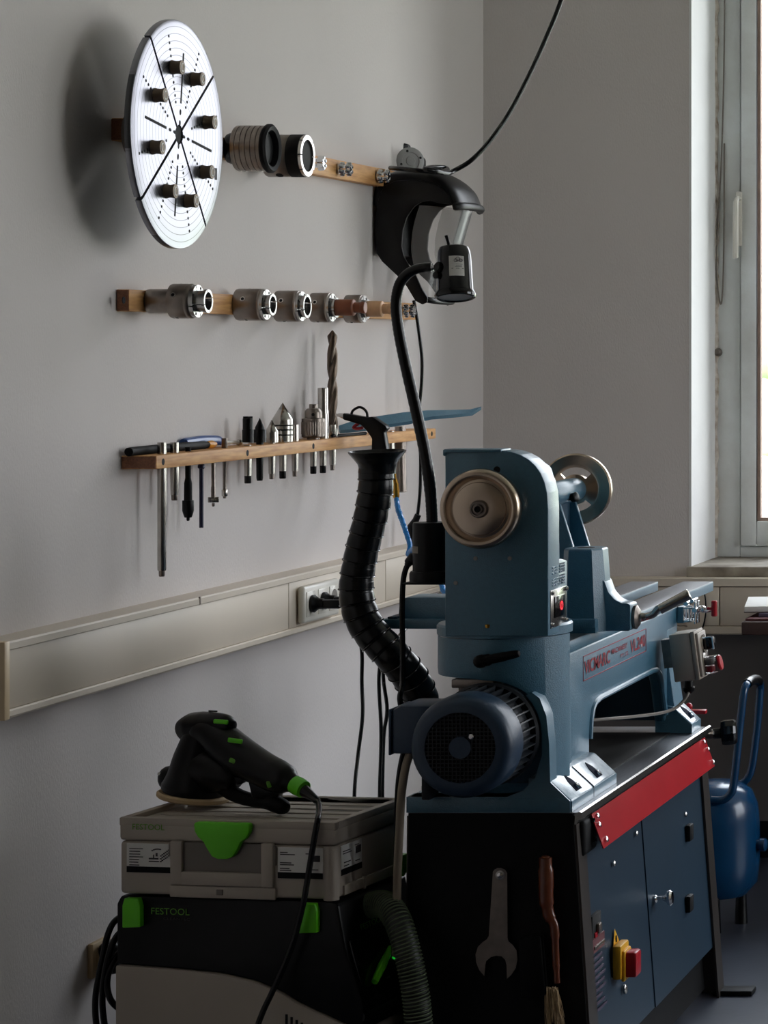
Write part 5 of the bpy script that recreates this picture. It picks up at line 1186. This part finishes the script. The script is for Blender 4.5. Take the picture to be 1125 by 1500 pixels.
text('lettering', 'CLEANTEC', 'label_print', ex, (-.320, .0012, .399), (1, 0, 0), (0, 0, 1), .050, .0048)
# sloping control panel, facing right
pA = Vector((.012, 0, .400)); pB = Vector((.052, 0, .262)); pd = (pB-pA).normalized(); pn = Vector((-pd.z, 0, pd.x)); pn = pn if pn.x > 0 else -pn
def pan(y, s, h=0): return pA+pd*(s*(pB-pA).length)+pn*h+Vector((0, y, 0))
def panel_box(name, mn, y0, y1, s0, s1, h0, h1, parent=ex, rot=0):
    g = G(); R = [[pan(y0, s0, h), pan(y1, s0, h), pan(y1, s1, h), pan(y0, s1, h)] for h in (h0, h1)]
    g.loft(R); return part(name, g, mn, parent)
cp = panel_box('control_panel', 'black_gloss', .012, .25, .22, .97, -.002, .0015)
lvr = part('power_lever', G().tube([pan(.045, .80, .008), pan(.080, .66, .010), pan(.13, .50, .008)], [.006, .008, .005], 10), 'bright_green', cp)
part('status_light', G().ball(pan(.15, .64, .003), .0042, 10), 'led_green', cp)
g = G()
for y_, s_, w2 in ((.10, .82, .014), (.17, .74, .014), (.20, .60, .022), (.20, .52, .026), (.16, .48, .012)): R = [[pan(y_, s_, h), pan(y_+w2, s_, h), pan(y_+w2, s_+.02, h), pan(y_, s_+.02, h)] for h in (.0012, .0022)]; g.loft(R)
part('panel_marks', g, 'label_print', cp)
text('lettering', 'FESTOOL', 'green_print', ex, pan(.06, .16, .0006), (0, 1, 0), -pd, .085, .010)
part('front_bumper', G().tube([Vector((.046, .004, .240)), Vector((.050, .03, .238)), Vector((.050, .13, .238)), Vector((.048, .20, .238)), Vector((.040, .24, .240))], .009, 10), 'black_plastic', ex)
part('cord_hook', G().box(-.432, -.408, .05, .085, .33, .345, .003).box(-.436, -.428, .05, .085, .33, .375, .003).box(-.432, -.408, .05, .085, .21, .225, .003).box(-.436, -.428, .05, .085, .19, .225, .003), 'black_plastic', ex)
for y_ in (-.012, .262):
    part('wheel', G().rev([(.02, 0), (.068, 0), (.072, .003), (.072, .018), (.068, .021), (.02, .021)], (-.32, y_+(.021 if y_ > 0 else -.006)-.0, .072), (0, 1 if y_ > 0 else -1, 0), 32), 'black_rubber', ex) if False else None
for x_, y_ in ((-.34, .02), (-.34, .23), (.02, .03), (.02, .22)):
    part('castor', G().cyl((x_, y_-.012, .022), (x_, y_+.012, .022), .022, seg=24, bev=.003), 'black_rubber', ex); part('castor_fork', G().box(x_-.012, x_+.012, y_-.016, y_+.016, .02, .038, .002), 'black_plastic', ex)
# ---- suction hose
t = thing('suction_hose', 'black and green braided suction hose curling down beside the stand', 'hose', P(620, 1500, 4.76))
hp = spl([MW @ Vector((-.02, .10, .400)), MW @ Vector((.012, .11, .412)), P(566, 1326, 4.84), P(584, 1352, 4.80), P(598, 1400, 4.785), P(606, 1440, 4.78), P(611, 1475, 4.78), P(614, 1520, 4.78), P(612, 1600, 4.775), P(600, 1680, 4.74), P(570, 1712, 4.66)], 16)
n = len(hp); part('hose_tube', G().tube(hp, [.0215+.0012*(i % 2) for i in range(n)], 18), 'hose_green', t)
g = G(); dd = [0]
for i in range(1, n): dd.append(dd[-1]+(hp[i]-hp[i-1]).length)
fr = []; t0 = (hp[1]-hp[0]).normalized(); nx = Vector((0, 0, 1)); nx = (nx-t0*nx.dot(t0)).normalized()
for i, p in enumerate(hp):
    tt = (hp[min(i+1, n-1)]-hp[max(i-1, 0)]).normalized(); nx = (nx-tt*nx.dot(tt)).normalized(); fr.append((p, nx.copy(), tt.cross(nx)))
def on_hose(dist, ang, r):
    i = 0
    while i < n-2 and dd[i+1] < dist: i += 1
    f = (dist-dd[i])/max(1e-6, dd[i+1]-dd[i]); p = fr[i][0].lerp(fr[i+1][0], f); a = fr[i][1].lerp(fr[i+1][1], f).normalized(); b = fr[i][2].lerp(fr[i+1][2], f).normalized()
    return p+(a*cos(ang)+b*sin(ang))*r
pth = []; turns = int(dd[-1]/.0065)
for k in range(turns*16): pth.append(on_hose(k/16*.0065, 2*pi*k/16, .0230))
part('spiral_braid', G().tube(pth, .0016, 4), 'hose_thread', t)
# ---- looped power cable by the wall
yq = 4.86
def loop(pts, y): return G().tube(spl([P(u, v, y+dy) for u, v, dy in pts], 7), 4.6*yq/FPX, 10)
t = thing('power_cable', 'looped black cable hanging on the left of the dust extractor', 'cable', P(150, 1560, yq))
part('cable_loop', loop([(196, 1335, .06), (180, 1341, .03), (166, 1352, .0), (157, 1372, -.01), (152, 1395, -.01), (146, 1425, -.01), (140, 1460, -.01), (141, 1500, 0), (150, 1560, .02), (175, 1590, .05)], yq), 'black_rubber', t)
part('cable_loop', loop([(196, 1350, .05), (182, 1360, .01), (168, 1376, -.02), (159, 1400, -.03), (153, 1430, -.03), (150, 1465, -.02), (153, 1500, -.01), (162, 1550, .02), (185, 1580, .05)], yq), 'black_rubber', t)
part('cable_loop', loop([(196, 1376, .04), (182, 1388, .0), (170, 1402, -.02), (160, 1422, -.03), (157, 1443, -.03), (161, 1462, -.03), (170, 1474, -.02), (182, 1480, 0), (198, 1482, .04)], yq), 'black_rubber', t)

# ---- sander lying on the case
def SY(u): return 4.975-(u-283)*.00072
def S(u, v, dy=0): return P(u, v, SY(u)+dy)
ks = 4.93/FPX
sd = thing('orbital_sander', 'black rotary sander with green accents lying on the tool case', 'sander', S(300, 1172))
def blob(pts, seg=20, sq=1.0): return G().tube(spl([S(u, v) for u, v, r in pts], 6), [x for a, b in zip(pts, pts[1:]) for x in [(a[2]+(b[2]-a[2])*k/6)*ks for k in range(6)]]+[pts[-1][2]*ks], seg, sq=sq)
part('motor_housing', blob([(282, 1066, 4), (287, 1068, 18), (298, 1070, 23.5), (312, 1074, 25.5), (328, 1088, 27.5), (345, 1102, 28), (365, 1115.5, 27), (385, 1127, 25.5), (404, 1136, 24.5), (418, 1142, 21), (424, 1145, 16), (431, 1149, 12), (434, 1151, 11)]), 'black_plastic', sd, smooth=60)
part('top_cap', blob([(266, 1074, 7), (271, 1070, 18), (284, 1066, 22.5), (300, 1064, 22), (318, 1062, 18.5), (332, 1062, 15), (340, 1065, 9)]), 'black_plastic', sd, smooth=60)
part('gear_housing', blob([(296, 1066, 14), (295, 1076, 24), (291, 1092, 28), (289, 1105, 32), (287, 1122, 36), (286, 1138, 41), (285, 1150, 46), (284, 1157, 46)], 28), 'black_plastic', sd, smooth=60)
part('front_bumper', G().ball(S(248, 1140, 0), 16*ks, 18, (1.0, 1.2, 1.15)), 'black_plastic', sd)
part('underbody', blob([(300, 1126, 32), (320, 1131, 30), (336, 1138, 24), (346, 1146, 15)], 20), 'black_plastic', sd, smooth=60)
pc = S(284, 1163, 0); tl = Matrix.Translation(pc) @ Matrix.Rotation(radians(7.5), 4, 'Y')
part('sanding_pad', G(tl).rev([(0, -.0085), (.061, -.0085), (.0635, -.006), (.0635, -.001), (.060, .002), (0, .002)], seg=48), 'pad_foam', sd, 'pale foam sanding pad')
part('pad_hub', G(tl).rev([(.052, .001), (.056, .006), (.05, .016)], seg=40), 'black_matte', sd)
part('dust_spout', blob([(326, 1152, 12), (338, 1160, 11.5), (352, 1167, 10.5), (370, 1172, 10), (390, 1174, 11), (402, 1177, 12.5), (414, 1182, 11.5), (420, 1185, 7)], 16), 'black_matte', sd, smooth=60)
part('support_web', G().prism([(S(371, 0).x, S(380, 1142).z), (S(412, 0).x, S(400, 1150).z), (S(406, 0).x, S(406, 1172).z), (S(376, 0).x, S(380, 1168).z)], 'y', SY(390)-.014, SY(390)+.014, .004), 'black_plastic', sd)
part('front_web', G().prism([(S(346, 0).x, S(380, 1140).z), (S(358, 0).x, S(400, 1142).z), (S(357, 0).x, S(406, 1152).z), (S(350, 0).x, S(380, 1152).z)], 'y', SY(350)-.010, SY(350)+.010, .002), 'black_plastic', sd)
part('cable_ring', G().tube([S(430.5, 1148.5), S(431.5, 1149), S(437, 1152), S(445, 1156.5), S(446, 1157)], [10*ks, 13*ks, 13.5*ks, 12.5*ks, 10*ks], 20), 'bright_green', sd, 'bright green cable ring')
part('cord_sleeve', blob([(438, 1153, 8), (445, 1158, 9), (452, 1163, 7.5), (460, 1169, 5.5), (466, 1175, 5)], 12), 'black_rubber', sd)
def outside(u, v, d): return P(u, v, 4.775-d)
part('power_cord', G().tube(spl([S(463, 1172), S(466.5, 1178, -.01), P(467, 1190, 4.80), P(465, 1203, 4.757), P(461, 1225, 4.752), P(456, 1255, 4.750), P(451, 1285, 4.748), P(446, 1315, 4.742), P(438, 1350, 4.742), P(428, 1385, 4.742), P(414, 1420, 4.742), P(398, 1455, 4.738), P(384, 1485, 4.732), P(376, 1515, 4.72), P(372, 1600, 4.68), P(340, 1712, 4.60)], 7), 4.3*ks, 10), 'black_rubber', sd)
def patch(name, u0, v0, u1, v1, du, mn='bright_green'):
    a, b = S(u0, v0), S(u1, v1); c = (a+b)/2; d = (b-a); L_ = d.length
    m_ = Matrix.Translation((c.x, c.y-du*ks, c.z)) @ Matrix.Rotation(-math.atan2(d.z, d.x), 4, 'Y')
    part(name, G(m_).box(-L_/2, L_/2, -.002, .002, -.0042, .0042, .002), mn, sd)
patch('green_switch', 321, 1054, 337, 1057, 14); patch('green_patch', 345, 1080, 361, 1084, 22)
patch('maker_strip', 349, 1108, 364, 1117, 27.3, 'green_print'); patch('type_mark', 402, 1140, 404, 1150, 24, 'green_print')
part('vent', G().tube([S(306, 1041.5), S(318, 1042)], 1.2*ks, 6), 'hole_black', sd)
part('bumper_clip', G().box(S(238, 0).x, S(246, 0).x, SY(240)-.022, SY(240)-.016, S(240, 1133).z, S(240, 1129).z, .001), 'steel', sd)
solo('sanding_key', G().box(S(255, 0).x, S(268, 0).x, 4.99, 5.0, .571, .5795, .001), 'chrome', 'small shiny metal piece under the sander pad', 'metal piece')
